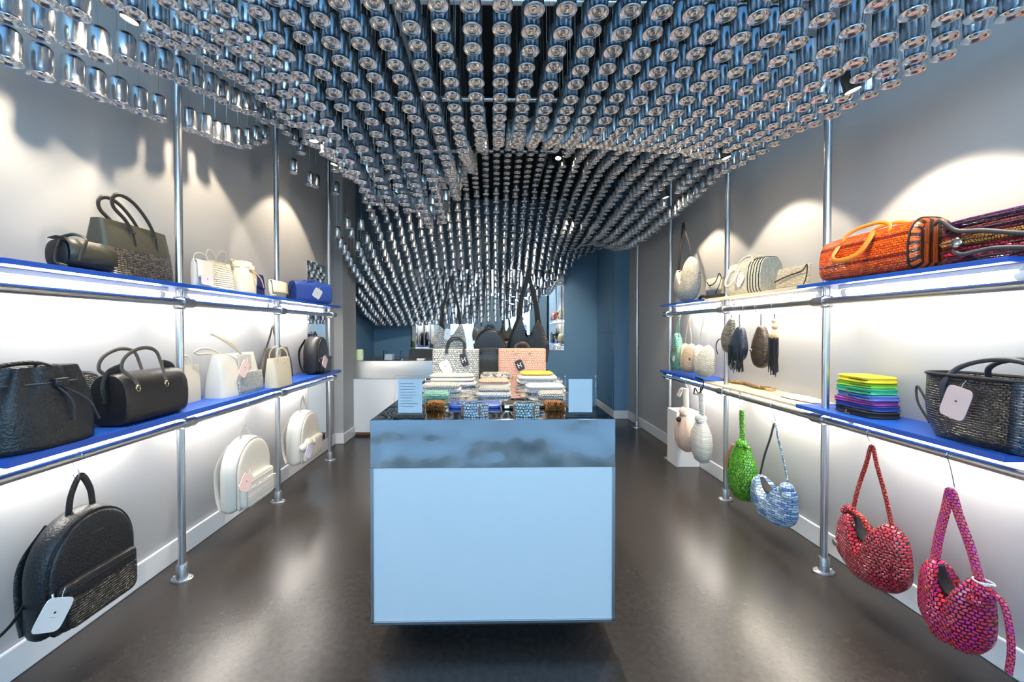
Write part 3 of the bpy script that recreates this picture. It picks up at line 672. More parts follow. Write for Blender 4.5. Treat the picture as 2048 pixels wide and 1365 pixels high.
t = thing('flap_bag', 'small pale grey flap bag behind a pink card, right of the first left pole', 'bag', (-1.56, 2.10, ZLU), RL)
pouch(t, .12, .15, .05, 'offwhite', 'offwhite', .35); strap(t, [(-.05, 0, .14), (-.045, 0, .175), (0, 0, .19), (.045, 0, .175), (.05, 0, .14)], 'offwhite', .004, .4, 'handle')
tag_card(t, -.005, -.036, .045, .085, .055, 0, 'tagpink')
t = thing('tote_bag', 'cream tote with ribbed stripes and drooping strap between flap bag and bucket bag', 'bag', (-1.60, 2.27, ZLU), RL)
MT['wknitg'] = woven('knit_grey_stripe', 'd9d8d0', 'b9c0c4', '7b8084', .5, .012, .5)
MT['wrib'] = woven('ribbed_cream', 'e6dfc8', 'd8d0b6', '8f8468', .3, .013, .5, ms=.0035)
MT['wribv'] = woven('ribbed_upright_cream', 'e6dfc8', 'd8d0b6', '8f8468', .012, .3, .5, ms=.0035)
tote(t, .20, .17, .11, 'wrib', 'cream', .85, topd=.4, hh=.07, hmat='cream', hr=.005, lean=(-.02, .01))
t = thing('bucket_bag', 'cream leather bucket bag with gathered top on the top left shelf', 'bag', (-1.575, 2.455, ZLU), RL)
bucket(t, .17, .205, .13, 'cream', fold=.09, cord='tan', cinch=.62)
t = thing('envelope_clutch', 'dark blue envelope clutch leaning behind the cream envelope clutch', 'clutch', (-1.645, 2.70, ZLU), RL, rx=-.12)
pouch(t, .25, .17, .02, 'navy', 'navy', .4)
t = thing('envelope_clutch', 'cream envelope clutch with folded flap before the dark blue clutch', 'clutch', (-1.497, 2.72, ZLU), RL, rx=-.06)
pouch(t, .19, .115, .045, 'cream', 'cream', .25); strap(t, [(-.1, 0, .03), (-.13, -.03, .01), (-.12, -.05, .006), (-.09, -.04, .005)], 'tan', .004, .5, 'wrist_strap')
t = thing('duffel_bag', 'royal blue duffel bag with white tag, far end of the top left shelf', 'bag', (-1.57, 3.36, ZLU), RL - .55)
duffel(t, .33, .185, .13, 'blueleather', hh=.012, hspan=.4, e=4.5, qe=.94)
tag_card(t, .01, -.078, .085, .075, .085, .5, 'tagwhite')
strap(t, [(-.15, 0, .16), (-.185, -.01, .11), (-.20, -.02, .04), (-.18, -.03, .008)], 'lblack2', .008, .5, 'shoulder_strap'); strap(t, [(.15, 0, .15), (.175, -.02, .08), (.17, -.03, .01)], 'lblack2', .006, .5, 'shoulder_strap')
# ================================================================== LEFT RACK, LOWER SHELF
t = thing('woven_backpack', 'woven black bag with leather edge standing behind the leather bucket bag', 'bag', (-1.688, 1.56, ZLL), RL)
inflate(arch(.24, .225, sq=.7, top=3.5), .05).build('body', 'lblack2', t)
inflate([(a * .86, b * .86 + .016) for a, b in arch(.24, .225, sq=.7, top=3.5)], .012, y0=-.026).build('woven_panel', 'wbronze', t)
t = thing('bucket_bag', 'large black leather bucket bag with drawstring at the near end of the lower left shelf', 'bag', (-1.55, 1.34, ZLL), RL - .05)
bucket(t, .29, .27, .18, 'lblack', fold=.11, cinch=.66)
t = thing('boston_bag', 'black leather boston bag with side tabs and two arched handles', 'bag', (-1.542, 1.73, ZLL), RL)
duffel(t, .315, .215, .16, 'lblack2', hmat='taupe', hh=.105, hspan=.36, e=4.2, qe=.92)
for c in list(t.children):
    if c.name.startswith('handle'): bpy.data.objects.remove(c)
for yy, dx, dz in ((-.066, 0, 0), (.05, .025, -.005)):
    strap(t, [(-.10 + dx, yy - .008, .15), (-.112 + dx, yy + .004, .19), (-.150 + dx, yy + .015, .235 + dz), (-.135 + dx, yy + .012, .285 + dz), (-.065 + dx, yy + .012, .315 + dz), (.0 + dx, yy + .012, .30 + dz), (.028 + dx, yy + .010, .24 + dz), (.038 + dx, yy - .006, .15)], 'taupe', .008, .45, 'handle', N=10)
for sx in (-.105, .035):
    m = MB().tube([(sx + .009 * math.cos(a), -.074, .150 + .012 * math.sin(a)) for a in [2 * PI * i / 16 for i in range(16)]], .0024, N=6, closed=True); m.build('buckle', 'brass', t)
for sx in (-1, 1):
    m = MB().tube(crom([(sx * .158, 0, .10), (sx * .168, 0, .16), (sx * .150, 0, .215), (sx * .10, 0, .235)], 6), .018, .35, N=10); k = m.build('side_tab', 'lblack', t)
    MB().lathe([(.006, 0), (.004, .003)], 10).build('snap', 'brass', k).matrix_local = Matrix.Translation((sx * .175, 0, .15)) @ Matrix.Rotation(sx * PI / 2, 4, 'Y')
t = thing('tote_bag', 'plain cream tote half hidden behind the boston bag', 'bag', (-1.655, 2.09, ZLL), RL)
tote(t, .20, .20, .07, 'cream', 'cream', .6, topd=.5, hh=.06, hr=.005)
t = thing('tote_bag', 'large cream tote with silver woven corner panel, pink tag and two long upright handles', 'bag', (-1.59, 2.40, ZLL), RL)
tote(t, .36, .245, .15, 'offwhite', 'offwhite', .72, flare=-.12, topd=.35, hh=.03, hmat='cream', hspan=.3, hr=.004)
inflate([(-.07, .008), (.165, .008), (.168, .06), (.15, .13), (.04, .135), (-.06, .125), (-.08, .07)], .012, y0=-.078).build('woven_panel', 'wsilver', t)
inflate([(-.04, .15), (.08, .15), (.075, .24), (-.05, .24)], .010, y0=-.055).build('flap', 'offwhite', t)
for c in list(t.children):
    if c.name.startswith('handle'): bpy.data.objects.remove(c)
strap(t, [(.0, -.055, .18), (-.03, -.055, .25), (-.14, -.045, .32), (-.22, -.04, .36), (-.24, -.035, .365), (-.14, -.03, .34), (-.02, -.03, .28), (.05, -.04, .2)], 'cream', .006, .6, 'handle')
strap(t, [(-.05, .03, .2), (-.10, .03, .26), (-.20, .03, .285), (-.27, .03, .27), (-.24, .03, .255), (-.14, .03, .25), (-.06, .03, .2)], 'cream', .006, .6, 'handle')
tag_card(t, -.045, -.092, .155, .07, .10, .6, 'tagpink')
t = thing('shoulder_bag', 'flat grey brown bag with a long upright strap behind the small cream tote', 'bag', (-1.675, 3.02, ZLL), RL)
MB().loft([sring(0, .22, .02, 6), sring(.01, .225, .022, 6), sring(.13, .20, .02, 6), sring(.245, .15, .012, 6), sring(.25, .145, .008, 6)]).build('body', 'taupe', t)
strap(t, [(-.14, 0, .24), (-.12, -.02, .34), (-.11, -.03, .40), (-.06, -.02, .42), (-.03, 0, .36), (.06, 0, .24)], 'taupe', .011, .35, 'shoulder_strap')
t = thing('tote_bag', 'small plain cream tote with one arched handle before the middle left pole', 'bag', (-1.483, 2.70, ZLL), RL)
tote(t, .22, .195, .10, 'cream', 'cream', .6, flare=.02, topd=.5, hh=.075, hspan=.6, hr=.006)
MB().lathe([(.006, 0), (.006, .002)], 10).build('snap', 'tan', t).matrix_local = Matrix.Translation((.02, -.034, .16)) @ Matrix.Rotation(PI / 2, 4, 'X')
t = thing('backpack', 'black leather backpack with pink tag standing at the far end of the lower left shelf', 'backpack', (-1.575, 3.45, ZLL), RL + .10)
backpack(t, .27, .33, .13, 'lblack2', tagpos=(-.40, .33), loop=.03)
# ================================================================== HANGING BACKPACKS, LEFT
XH = LRX
ZH = .783 + .0165
def hanging(name, label, cat, x, y, zb, s, rot=0., rx=0.):
    return thing(name, label, cat, (x, y, zb), (RL if s < 0 else RRt) + rot, None, rx=rx)
hookS(XH, 1.425, .783, 'wire hook carrying the black backpack under the lower left shelf', .075)
t = hanging('backpack', 'black leather backpack with woven pocket and white tag hanging by a hook', 'backpack', XH + .0, 1.44, .205, -1, -.02)
backpack(t, .315, .39, .10, 'lblack', 'wblack', 'tagwhite', (-.54, .30), loop=.114)
MB().box(-.022, .022, -.062, -.061, .30, .304).build('embossed_mark', 'taupe', t, smooth=False)
strap(t, [(-.15, .03, .13), (-.19, .02, .10), (-.24, .01, .085)], 'lblack2', .006, .5, 'strap_end')
hookS(XH, 2.375, .783, 'wire hook carrying the white backpack with the pink tag', .13)
t = hanging('backpack', 'off white backpack with ribbed pocket and pink tag hanging by a hook', 'backpack', XH, 2.38, .185, -1, .0)
backpack(t, .345, .41, .11, 'offwhite', 'wknitg', 'tagpink', (-.44, .45), loop=.055)
hookS(XH, 3.115, .783, 'wire hook carrying the white backpack with the lilac tag', .075)
t = hanging('backpack', 'white backpack with lilac tag hanging nearest the left rear column', 'backpack', XH, 3.09, .21, -1, .05)
MT['taglilac'] = P('lilac_card', (.66, .66, .86), .7)
backpack(t, .36, .39, .12, 'offwhite', None, 'taglilac', (-.40, .28), loop=.10)
MB().ball((-.1, -.08, .16), .035, sx=1.3).ball((-.04, -.09, .15), .03).ball((-.16, -.07, .14), .028).build('knotted_strap', 'offwhite', t)
# ================================================================== RIGHT RACK, TOP SHELF
t = thing('duffel_bag', 'glossy orange woven duffel bag with striped end on the top right shelf', 'bag', (1.715, 1.70, ZRU + .005), RRt)
duffel(t, .43, .20, .18, 'worange', e=5, qe=.95, hmat='lorange', hh=.03, hspan=.5)
eb = MB(); rr = []
for x, q in ((.205, 1.015), (.218, .97), (.226, .90), (.230, .8)):
    r_ = []
    for k in range(36):
        a = 2 * PI * k / 36; c, s_ = math.cos(a), math.sin(a); e = 5
        yy = .09 * q * math.copysign(abs(c) ** (2 / e), c); zz = .10 * q * math.copysign(abs(s_) ** (2 / e), s_)
        if zz > 0: yy *= 1 - .38 * (zz / .10) ** 2
        r_.append((x, yy, .10 + zz))
    rr.append(r_)
MT['wend'] = woven('striped_orange_black', 'e8641a', 'd9520e', '1a0d08', .5, .010, .4, stripes=(1, .016, .42, '33150a'))
MT['wendu'] = woven('banded_orange_black', 'e8641a', 'd9520e', '1a0d08', .012, .5, .4, stripes=(0, .034, .45, '3a1609'))
eb.loft(rr, cap0=False); eb.build('end_panel', 'wendu', t)
MB().tube([(.205, p[1] * 1.01, (p[2] - .10) * 1.01 + .10) for p in rr[0]], .0035, N=6, closed=True, up=(1, 0, 0)).build('piping', 'dark', t)
strap(t, [(-.11, -.085, .15), (-.10, -.12, .10), (-.05, -.135, .075), (.02, -.12, .09), (.05, -.10, .14), (.055, -.08, .185)], 'lorange', .012, .45, 'handle', N=10)
t0 = None
zz = ZRU
for k, (m, lab, dx) in enumerate((('wmulti', 'dark red and black woven clutch, bottom of the top right pile', .0), ('wred', 'red woven clutch second from the bottom of the pile on the top right shelf', .004), ('wochre', 'brown orange woven clutch in the middle of the pile on the top right shelf', -.004),
                                  ('wmulti', 'dark striped clutch second from the top of the pile on the top right shelf', .0), ('wmulti2', 'purple woven clutch on top of the pile on the top right shelf', .005))):
    if m == 'wmulti2': MT[m] = woven('woven_purple', '6a1f7a', '3a1436', '12060c', .016, .010, .35, ms=.002, dist=.006, stripes=(1, .05, .3, '15121c'))
    t = thing('woven_clutch', lab, 'clutch', (1.755 + dx, 1.275, zz), RRt + .02 * (k % 3 - 1), 'clutches piled on the top right shelf')
    mb = MB(); mb.loft([sring(0, .155, .085, 4, 48), sring(.003, .165, .095, 4, 48, fold=.01, nf=11), sring(.017, .17, .098, 4, 48, fold=.012, nf=13, ph=k), sring(.029, .165, .095, 4, 48, fold=.01, nf=11), sring(.0325, .155, .085, 4, 48)])
    mb.build('body', m, t)
    MB().tube([(-.14, -.097, .017), (.14, -.097, .017)], .0018, N=6, up=(0, 0, 1)).build('zipper', 'dark', t)
    zz += .0325
t = thing('cord_strap', 'dark grey leather strap with round metal clasp lying over the piled woven clutches', 'strap', (1.755, 1.275, ZRU), RRt)
strap(t, [(-.17, -.085, .165), (-.13, -.105, .168), (-.08, -.108, .12), (.0, -.112, .10), (.09, -.114, .07), (.17, -.112, .05)], 'dgrey', .008, .5, 'cord', N=8, up=(0, 1, 0))
strap(t, [(-.09, -.108, .05), (-.05, -.12, .03), (.03, -.118, .035), (.12, -.114, .02)], 'dgrey', .007, .5, 'cord', N=8)
cl = MB().lathe([(.017, 0), (.018, .004), (.013, .008), (.004, .009)], 20).build('clasp', 'chrome', t); cl.matrix_local = Matrix.Translation((-.075, -.112, .075)) @ Matrix.Rotation(PI / 2, 4, 'X')
t = thing('flat_clutch', 'flat cream woven clutch with a looped strap between the striped bag and orange bag', 'clutch', (1.70, 2.19, ZRU - .004), RRt, rx=-.15)
pouch(t, .24, .13, .035, 'wcream'); strap(t, [(-.11, -.022, .05), (0, -.024, .075), (.09, -.022, .09), (.115, -.02, .12), (.125, -.02, .06), (.12, -.025, .01)], 'lblack2', .004, .5, 'strap')
t = thing('bowling_bag', 'white bowling bag with black piping stripes and looped handle on the birch board', 'bag', (1.745, 2.58, ZRU), RRt + .05)
duffel(t, .33, .225, .16, 'wstripe', e=6, qe=.95, hmat='wstripe', hh=.03, hspan=.4)
for i in range(5):
    x = .055 + i * .025
    q = math.sqrt(max(0, 1 - (abs(x / .33) * 2) ** 9)); q = lerp(.95, 1, q); pts = []
    for k in range(30):
        a = 2 * PI * k / 30; c, s_ = math.cos(a), math.sin(a); e = 6
        yy = .08 * q * 1.01 * math.copysign(abs(c) ** (2 / e), c); zz_ = .1125 * q * 1.01 * math.copysign(abs(s_) ** (2 / e), s_)
        if zz_ > 0: yy *= 1 - .38 * (zz_ / .1125) ** 2
        pts.append((x, yy, .1125 + zz_ + .001))
    MB().tube(pts, .0035, N=6, closed=True, up=(1, 0, 0)).build('stripe_piping', 'dark', t)
strap(t, [(-.03, -.075, .17), (-.045, -.105, .10), (-.085, -.12, .06), (-.125, -.11, .09), (-.12, -.09, .15), (-.09, -.07, .18)], 'offwhite', .008, .6, 'handle', N=10)
tag_card(t, -.015, -.085, .10, .07, .09, .7, 'tagpink')
t = thing('pouch', 'small pale pouch with dark wrist strap between the white hobo and striped bag', 'bag', (1.76, 3.02, ZRU), RRt)
pouch(t, .22, .17, .06, 'wcream', 'offwhite', .4); strap(t, [(-.10, -.03, .15), (-.02, -.05, .11), (.05, -.045, .13), (.09, -.04, .19), (.10, -.03, .14), (.05, -.05, .03)], 'lblack2', .005, .5, 'strap')
t = thing('hair_brush', 'short dark fringed tassel lying on the top right shelf before the striped bag', 'tassel', (1.66, 2.88, ZRU - .004), RRt)
MB().box(-.10, .10, -.02, .02, .002, .030).build('fringe', 'fblack', t, bevel=.004); MB().tube(crom([(-.10, 0, .018), (-.15, -.015, .03), (-.18, -.02, .01)], 5), .012, N=8).build('cord', 'fblack', t)
t.name = 'fringed_tassel'
t = thing('hobo_bag', 'white woven hobo bag with long black strap at the top right shelf', 'bag', (1.70, 3.38, ZRU + .008), RRt)
hobo(t, .40, .36, .12, 'wwhite', 'fblack', (-.08, .70), tipz=(.30, .38), fat=1.25, lx=-.80, rx=.42, sr=.009, tb=(1.8, 1.), nz=.19, lmat='dark')
MB().tube([(-.08, .005, .69), (-.08, .005, ZG + .05 - ZRU)], .0012, N=6).build('hanging_cord', 'wire', t)
# ================================================================== RIGHT RACK, UNDER THE UPPER RAIL
ZU = 1.385
hk = [(3.42, 'pale green woven bag'), (3.22, 'beige woven bag'), (2.98, 'round white woven bag'), (2.62, 'grey woven leaf pouch'), (2.52, 'navy fringed pouch'), (2.40, 'brown woven leaf pouch'), (2.255, 'long black tassel')]
for y, l in hk: hookS(RRX, y, ZU, 'wire hook on the upper right rail carrying the ' + l, .05)
t = hanging('woven_bag', 'pale green woven bag with brown medallion, farthest of the three hanging in a row', 'bag', RRX, 3.46, .87, 1)
inflate([(0, .34), (.03, .30), (.075, .16), (.085, .07), (.05, .0), (-.05, .0), (-.085, .07), (-.075, .16), (-.03, .30)], .07).build('body', 'wmint', t)
strap(t, [(-.03, 0, .30), (-.01, 0, .40), (.02, 0, .475), (.03, 0, .40), (.03, 0, .30)], 'wmint', .006, .5, 'shoulder_strap')
md = MB().lathe([(.018, 0), (.016, .004)], 14).build('medallion', 'brownl', t); md.matrix_local = Matrix.Translation((.01, -.036, .18)) @ Matrix.Rotation(PI / 2, 4, 'X')
tag_card(t, .03, -.045, .11, .04, .05, .5, 'tagwhite')
for y, m, lab, w_, rot in ((3.26, 'beige', 'beige woven bag hanging between the pale green and the round white one', .21, .0), (2.985, 'wwhite', 'round glossy white woven bag with thin chain hanging nearest the middle pole', .27, 0)):
    t = hanging('woven_bag', lab, 'bag', RRX - (.02 if m == 'wwhite' else 0), y, .872, 1, rot)
    if m == 'beige': MT['wbeige'] = woven('woven_beige', 'dccab2', 'c2ad92', '7c6a54', .03, .008, .4, ms=.0016); m = 'wbeige'
    hobo(t, w_, .27, .11, m, m, (0, .465), tipz=(.25, .25), fat=1.0, lx=-.55, rx=.55, nz=.21, sr=.0035, sflat=1, lining=False)
    MB().ball((0, .0, .10), .07, sx=w_ / .28, sy=.6, sz=1.1).build('body', m, t)
    if m == 'wwhite':
        md = MB().lathe([(.013, 0), (.011, .004)], 14).build('medallion', 'taupe', t); md.matrix_local = Matrix.Translation((-.09, -.062, .13)) @ Matrix.Rotation(PI / 2, 4, 'X')
def leaf(t, w_, h_, mat, T=.05, skew=0.):
    ol = [(skew, h_), (w_ * .22 + skew * .7, h_ * .93), (w_ * .44, h_ * .62), (w_ * .5, h_ * .34), (w_ * .34, h_ * .08), (0, 0), (-w_ * .34, h_ * .08), (-w_ * .5, h_ * .34), (-w_ * .38, h_ * .62), (-w_ * .12 + skew * .7, h_ * .93)]
    ol = [(p.x, p.z) for p in crom([(a, 0, b) for a, b in ol + [ol[0]]], 4)[:-1]]
    inflate(ol, T).build('body', mat, t)
def fringe(t, x0, x1, z0, L, mat, n=34, y=0., name='fringe', slope=0.):
    mb = MB()
    for i in range(n):
        f = i / (n - 1); x = lerp(x0, x1, f); z = z0 + slope * (f - .5); l = L * random.uniform(.8, 1.05) * (1 - .3 * abs(f - .5)); yy = y + random.uniform(-.018, .018)
        mb.tube([(x, yy, z), (x + random.uniform(-.004, .004), yy, z - l * .5), (x + random.uniform(-.01, .01), yy + random.uniform(-.006, .006), z - l)], .0024, N=4)
    o = mb.build(name, mat, t); o['kind'] = 'stuff'; return o
t = hanging('woven_pouch', 'grey woven leaf pouch hanging leftmost of the dark pouches', 'pouch', RRX - .02, 2.67, 1.08, 1, 0); leaf(t, .14, .24, 'wgreyw', .04, .04)
strap(t, [(.04, 0, .235), (.035, 0, .26), (.035, 0, .262)], 'dgrey', .003, 1, 'loop')
strap(t, [(-.07, 0, .10), (-.11, -.01, .08), (-.13, -.01, .03), (-.125, 0, -.02)], 'dgrey', .004, 1, 'cord')
t = hanging('woven_pouch', 'navy woven pouch with long black fringe among the dark pouches', 'pouch', RRX - .04, 2.53, 1.03, 1, 0, ); leaf(t, .16, .235, 'wnavy', .05, .02)
strap(t, [(.02, 0, .23), (.012, 0, .262), (.012, 0, .31)], 'dgrey', .003, 1, 'loop')
fringe(t, -.075, .07, .10, .17, 'fblack', 46, -.015, slope=-.02); 
t = hanging('woven_pouch', 'dark brown ribbed leaf pouch between the navy fringed one and the tassel', 'pouch', RRX + .01, 2.385, 1.00, 1, 0); leaf(t, .15, .27, 'wbrown', .05, .0)
strap(t, [(0, 0, .265), (0, 0, .30), (0, 0, .338)], 'dgrey', .003, 1, 'loop'); md = MB().lathe([(.009, 0), (.008, .003)], 12).build('medallion', 'chrome', t); md.matrix_local = Matrix.Translation((-.05, -.028, .11)) @ Matrix.Rotation(PI / 2, 4, 'X')
t = hanging('tassel', 'long thin black tassel with beaded top hanging rightmost of the dark pouches', 'tassel', RRX, 2.255, .975, 1)
fringe(t, -.028, .028, .22, .23, 'fblack', 40); MB().ball((0, 0, .235), .022, sz=1.4).ball((.004, 0, .285), .018).ball((-.004, 0, .318), .014).build('beaded_top', 'tan', t)
strap(t, [(0, 0, .32), (0, 0, .345), (0, 0, .36)], 'dgrey', .003, 1, 'loop')
# ================================================================== RIGHT RACK, LOWER SHELF
t = thing('beaded_belt', 'brown and gold braided belt lying on the birch board behind the dark pouches', 'belt', (1.79, 2.72, ZRL - .004), RRt)
MT['wgoldb'] = woven('braided_gold_brown', 'c79a3c', '4c2c14', '140c06', .02, .012, .4, ms=.002)
MB().tube(crom([(-.30, .02, .014), (-.16, -.02, .014), (0, .015, .014), (.12, -.01, .014), (.22, .02, .014)], 8), .014, .8, N=10, up=(0, 0, 1)).build('band', 'wgoldb', t)
MB().box(.20, .25, -.0, .04, .002, .020).build('buckle', 'brass', t, bevel=.003)
t = thing('cord_strap', 'tangle of dark cord hanging over the front of the far blue board', 'strap', (XSR - .006, 3.02, ZRL), RRt)
strap(t, [(-.10, .03, .006), (0, .02, .006), (.08, -.004, .002), (.10, -.02, -.05), (.04, -.02, -.10), (-.02, -.015, -.07), (-.04, -.015, -.12)], 'fblack', .005, 1, 'cord')
t = thing('cotton_pouch', 'small crumpled cream pouch lying on the birch board by the nearest right pole', 'pouch', (1.755, 2.17, ZRL - .004), RRt + .1)
MB().loft([sring(0, .10, .035, 3, 48), sring(.006, .125, .05, 3, 48, fold=.03, nf=7), sring(.018, .115, .042, 3, 48, fold=.05, nf=5), sring(.026, .06, .02, 3, 48, fold=.08, nf=5)]).build('body', 'beige', t)
strap(t, [(-.11, 0, .012), (-.15, -.02, .01), (-.17, 0, .006)], 'tan', .003, 1, 'cord')
zz = ZRL
for k, (m, c, h_) in enumerate((('fblack', 'black', .030), ('wink', 'dark blue', .026), ('wmag', 'magenta', .020), ('wperi', 'periwinkle blue', .026), ('wemer', 'emerald green', .030), ('wlime', 'lime green', .022), ('wyellow', 'bright yellow', .030))):
    t = thing('folded_pouch', c + ' folded pouch in the colourful pile beside the nearest right pole', 'pouch', (1.755 + .004 * (k % 2), 1.79 + .004 * (k % 3), zz), RRt + (.06 * (k % 3 - 1)), 'colourful pouches piled on the lower right shelf')
    ww = .112 - .003 * k
    mb = MB(); mb.loft([sring(0, ww * .9, .066, 5, 48), sring(h_ * .15, ww, .074, 5, 48, fold=.012, nf=7, ph=k), sring(h_ * .45, ww * .97, .070, 5, 48), sring(h_ * .55, ww * .97, .070, 5, 48), sring(h_ * .85, ww, .074, 5, 48, fold=.012, nf=5, ph=k), sring(h_, ww * .9, .066, 5, 48)])
    mb.build('body', m, t)
    MB().box(-ww * .1, ww * .93, -.0735, -.070, h_ * .46, h_ * .56).build('opening', 'dark', t, smooth=False)
    if k in (0, 3, 4): strap(t, [(-.02, -.074, h_ * .6), (-.01, -.086, h_ * .2), (.0, -.088, .006), (.02, -.092, .005)], 'taupe', .004, .6, 'drawcord')
    zz += h_
t = thing('woven_basket_bag', 'large black woven basket bag with blue woven end, tubular handles and white tag', 'bag', (1.74, 1.275, ZRL), RRt + .02)
def bring(f, grow=1.):
    k = lerp(.80, 1, min(1, f * 2.2) ** .5); return sring(.235 * f, .215 * k * grow, .105 * k * lerp(1, .86, f) * grow, 3.2, 56, dx=.0)
lo = [bring(f) for f in (0, .03, .12, .3, .5, .7, .85, 1.0)]; tp = lo[-1]
lo += [[(x * .96, y * .93, z - .004) for x, y, z in tp], [(x * .9, y * .85, z - .09) for x, y, z in tp]]
MB().loft(lo).build('body', 'wblack', t)
pn = MB(); pn.loft([[p for p in bring(f, 1.012) if p[0] > .055] for f in (.02, .12, .3, .5, .7, .85, 1.0)], closed=False)
po = pn.build('end_panel', 'wteal', t); sm = po.modifiers.new('thick', 'SOLIDIFY'); sm.thickness = .004; sm.offset = 1
for sg in (-1, 1):
    y = sg * .085
    MB().tube(crom([(-.12, y, .14), (-.115, y * 1.05, .20), (-.09, y * .7 - .01, .26), (-.02, y * .5 - .02, .295), (.06, y * .5 - .02, .30), (.13, y * .7, .27), (.15, y * 1.05, .21), (.15, y, .15)], 7), .0085, N=12).build('handle', 'dgrey', t)
MB().tube([(p[0], p[1], p[2]) for p in tp], .006, N=8, closed=True, up=(0, 0, 1)).build('rim', 'fblack', t)
tag_card(t, -.05, -.125, .145, .075, .115, .28, 'tagpink', label='pale pink tag')
strap(t, [(-.19, -.03, .06), (-.22, -.03, .12), (-.27, -.01, .17), (-.25, -.03, .11), (-.19, -.05, .04)], 'fblack', .004, 1, 'cord')
# ================================================================== HANGING UNDER THE LOWER RIGHT RAIL
ZD = .790
for y, l, dr in ((3.27, 'white knit bag by the plinth', .04), (3.03, 'grey white knit bag', .04), (2.545, 'green bag', .06), (2.255, 'blue and white hobo bag', .10), (1.664, 'red hobo bag', .075), (1.365, 'pink and orange hobo bag', .125)):
    hookS(RRX, y, ZD, 'wire hook on the lower right rail carrying the ' + l, dr)
def teardrop(t, w_, h_, neck, mat, T=.09, nmat=None, tail=None):
    ol = [(.012, h_), (neck, h_ * .92), (neck, h_ * .66), (w_ * .34, h_ * .50), (w_ * .5, h_ * .28), (w_ * .42, h_ * .08), (w_ * .15, 0), (-w_ * .15, 0), (-w_ * .42, h_ * .08), (-w_ * .5, h_ * .28), (-w_ * .34, h_ * .50), (-neck, h_ * .66), (-neck, h_ * .92), (-.012, h_)]
    z0 = h_ * .60
    rings = []
    for f, k in ((0, .25), (.03, .62), (.12, .9), (.28, 1), (.42, .92), (.54, .62), (.62, .34)):
        rings.append(sring(h_ * f, max(neck, w_ / 2 * k), max(.016, T / 2 * k), 2.4, 40, fold=.03, nf=10))
    MB().loft(rings).build('body', mat, t)
    MB().tube(crom([(0, 0, h_ * .60), (neck * .2, 0, h_ * .75), (0, 0, h_ * .9), (0, 0, h_)], 5), neck, .7, N=12).build('shoulder_strap', nmat or mat, t)
    MB().ball((0, -.004, h_ * .63), neck * 1.7, sz=.9).ball((neck * .8, -.01, h_ * .60), neck * 1.1).build('knot', mat, t)
MT['wknit'] = woven('knit_white', 'f4ede2', 'e6dccd', 'a79d8e', .012, .010, .6)
MT['wknitp'] = woven('knit_blush', 'e8cfc0', 'd9bcae', '8a7468', .012, .5, .6)
t = hanging('knit_bag', 'white and blush knit bag with knotted top hanging before the white plinth', 'bag', RRX - .01, 3.28, .20, 1); teardrop(t, .27, .535, .03, 'wknitp', .13, 'wknit')
MB().tube(crom([(0, 0, .50), (-.05, -.01, .52), (-.085, -.02, .46)], 5), .016, N=10).build('strap_end', 'wknit', t); MB().ball((0, -.06, .27), .022).build('lining_tuft', 'fblack', t)
t = hanging('knit_bag', 'grey and white knit bag with dark tie hanging left of the middle right pole', 'bag', RRX - .01, 3.03, .188, 1); teardrop(t, .22, .55, .026, 'wknitg', .12)
MB().tube(crom([(0, 0, .52), (-.04, -.01, .535), (-.09, -.01, .53)], 5), .010, N=10).build('strap_end', 'wknitg', t)
strap(t, [(0, 0, .54), (.02, -.02, .58), (.03, -.02, .60)], 'dgrey', .006, 1, 'tie')
t = hanging('woven_bag', 'bright green woven bag with knotted top hanging beside the blue hobo bag', 'bag', RRX, 2.545, .107, 1); teardrop(t, .235, .60, .020, 'wgreen', .13)
MB().tube(crom([(.02, 0, .37), (.06, -.01, .375), (.10, -.01, .365)], 5), .012, N=10).build('strap_end', 'wgreen', t)
MB().tube(crom([(-.03, -.04, .36), (-.055, -.06, .28), (-.06, -.066, .2)], 5), .012, .5, N=8).build('opening', 'brownl', t)
t = hanging('hobo_bag', 'chunky blue and white woven hobo bag hanging beside the green bag', 'bag', RRX, 2.25, .105, 1)
MT['bblue'] = woven('braid_blue_white', 'e4ecf2', '3c78b0', '24384e', .014, .014, .4, ms=.002)
hobo(t, .335, .25, .15, 'wblue', 'dgrey', (.0, .578), tipz=(.24, .27), fat=1.45, lx=-.72, rx=.70, sr=.0075, sm2='bblue')
MB().ball((.115, -.01, .245), .038, sz=.9).ball((.135, -.02, .215), .03).ball((.09, -.02, .22), .03).build('knot', 'wblue', t)
t = hanging('hobo_bag', 'glossy red woven hobo bag with round silver badge hanging by a hook', 'bag', RRX, 1.655, .135, 1)
hobo(t, .31, .26, .15, 'wred', 'wredb', (-.009, .595), tipz=(.27, .30), fat=1.5, lx=-.62, rx=.56, sr=.010, knot=(-.105, .275, .027))
MB().tube(crom([(-.085, -.01, .28), (-.02, -.015, .265), (.02, -.02, .20), (.02, -.02, .16)], 6), .011, N=10).build('strap_end', 'wredb', t)
md = MB().lathe([(.014, 0), (.015, .003), (.010, .005)], 16).build('badge', 'chrome', t); md.matrix_local = Matrix.Translation((-.085, -.085, .13)) @ Matrix.Rotation(PI / 2, 4, 'X')
t = hanging('hobo_bag', 'pink and orange woven hobo bag with dangling strap end, nearest on the right', 'bag', RRX - .005, 1.345, .115, 1, .10)
hobo(t, .205, .27, .14, 'wpinkor', 'wpinkb', (-.02, .545), tipz=(.28, .28), fat=1.2, lx=-.60, rx=.66, sr=.015, sflat=.5)
MB().ball((.078, -.01, .245), .034, sz=.9).ball((.075, -.03, .215), .028).build('knot', 'wpinkor', t)
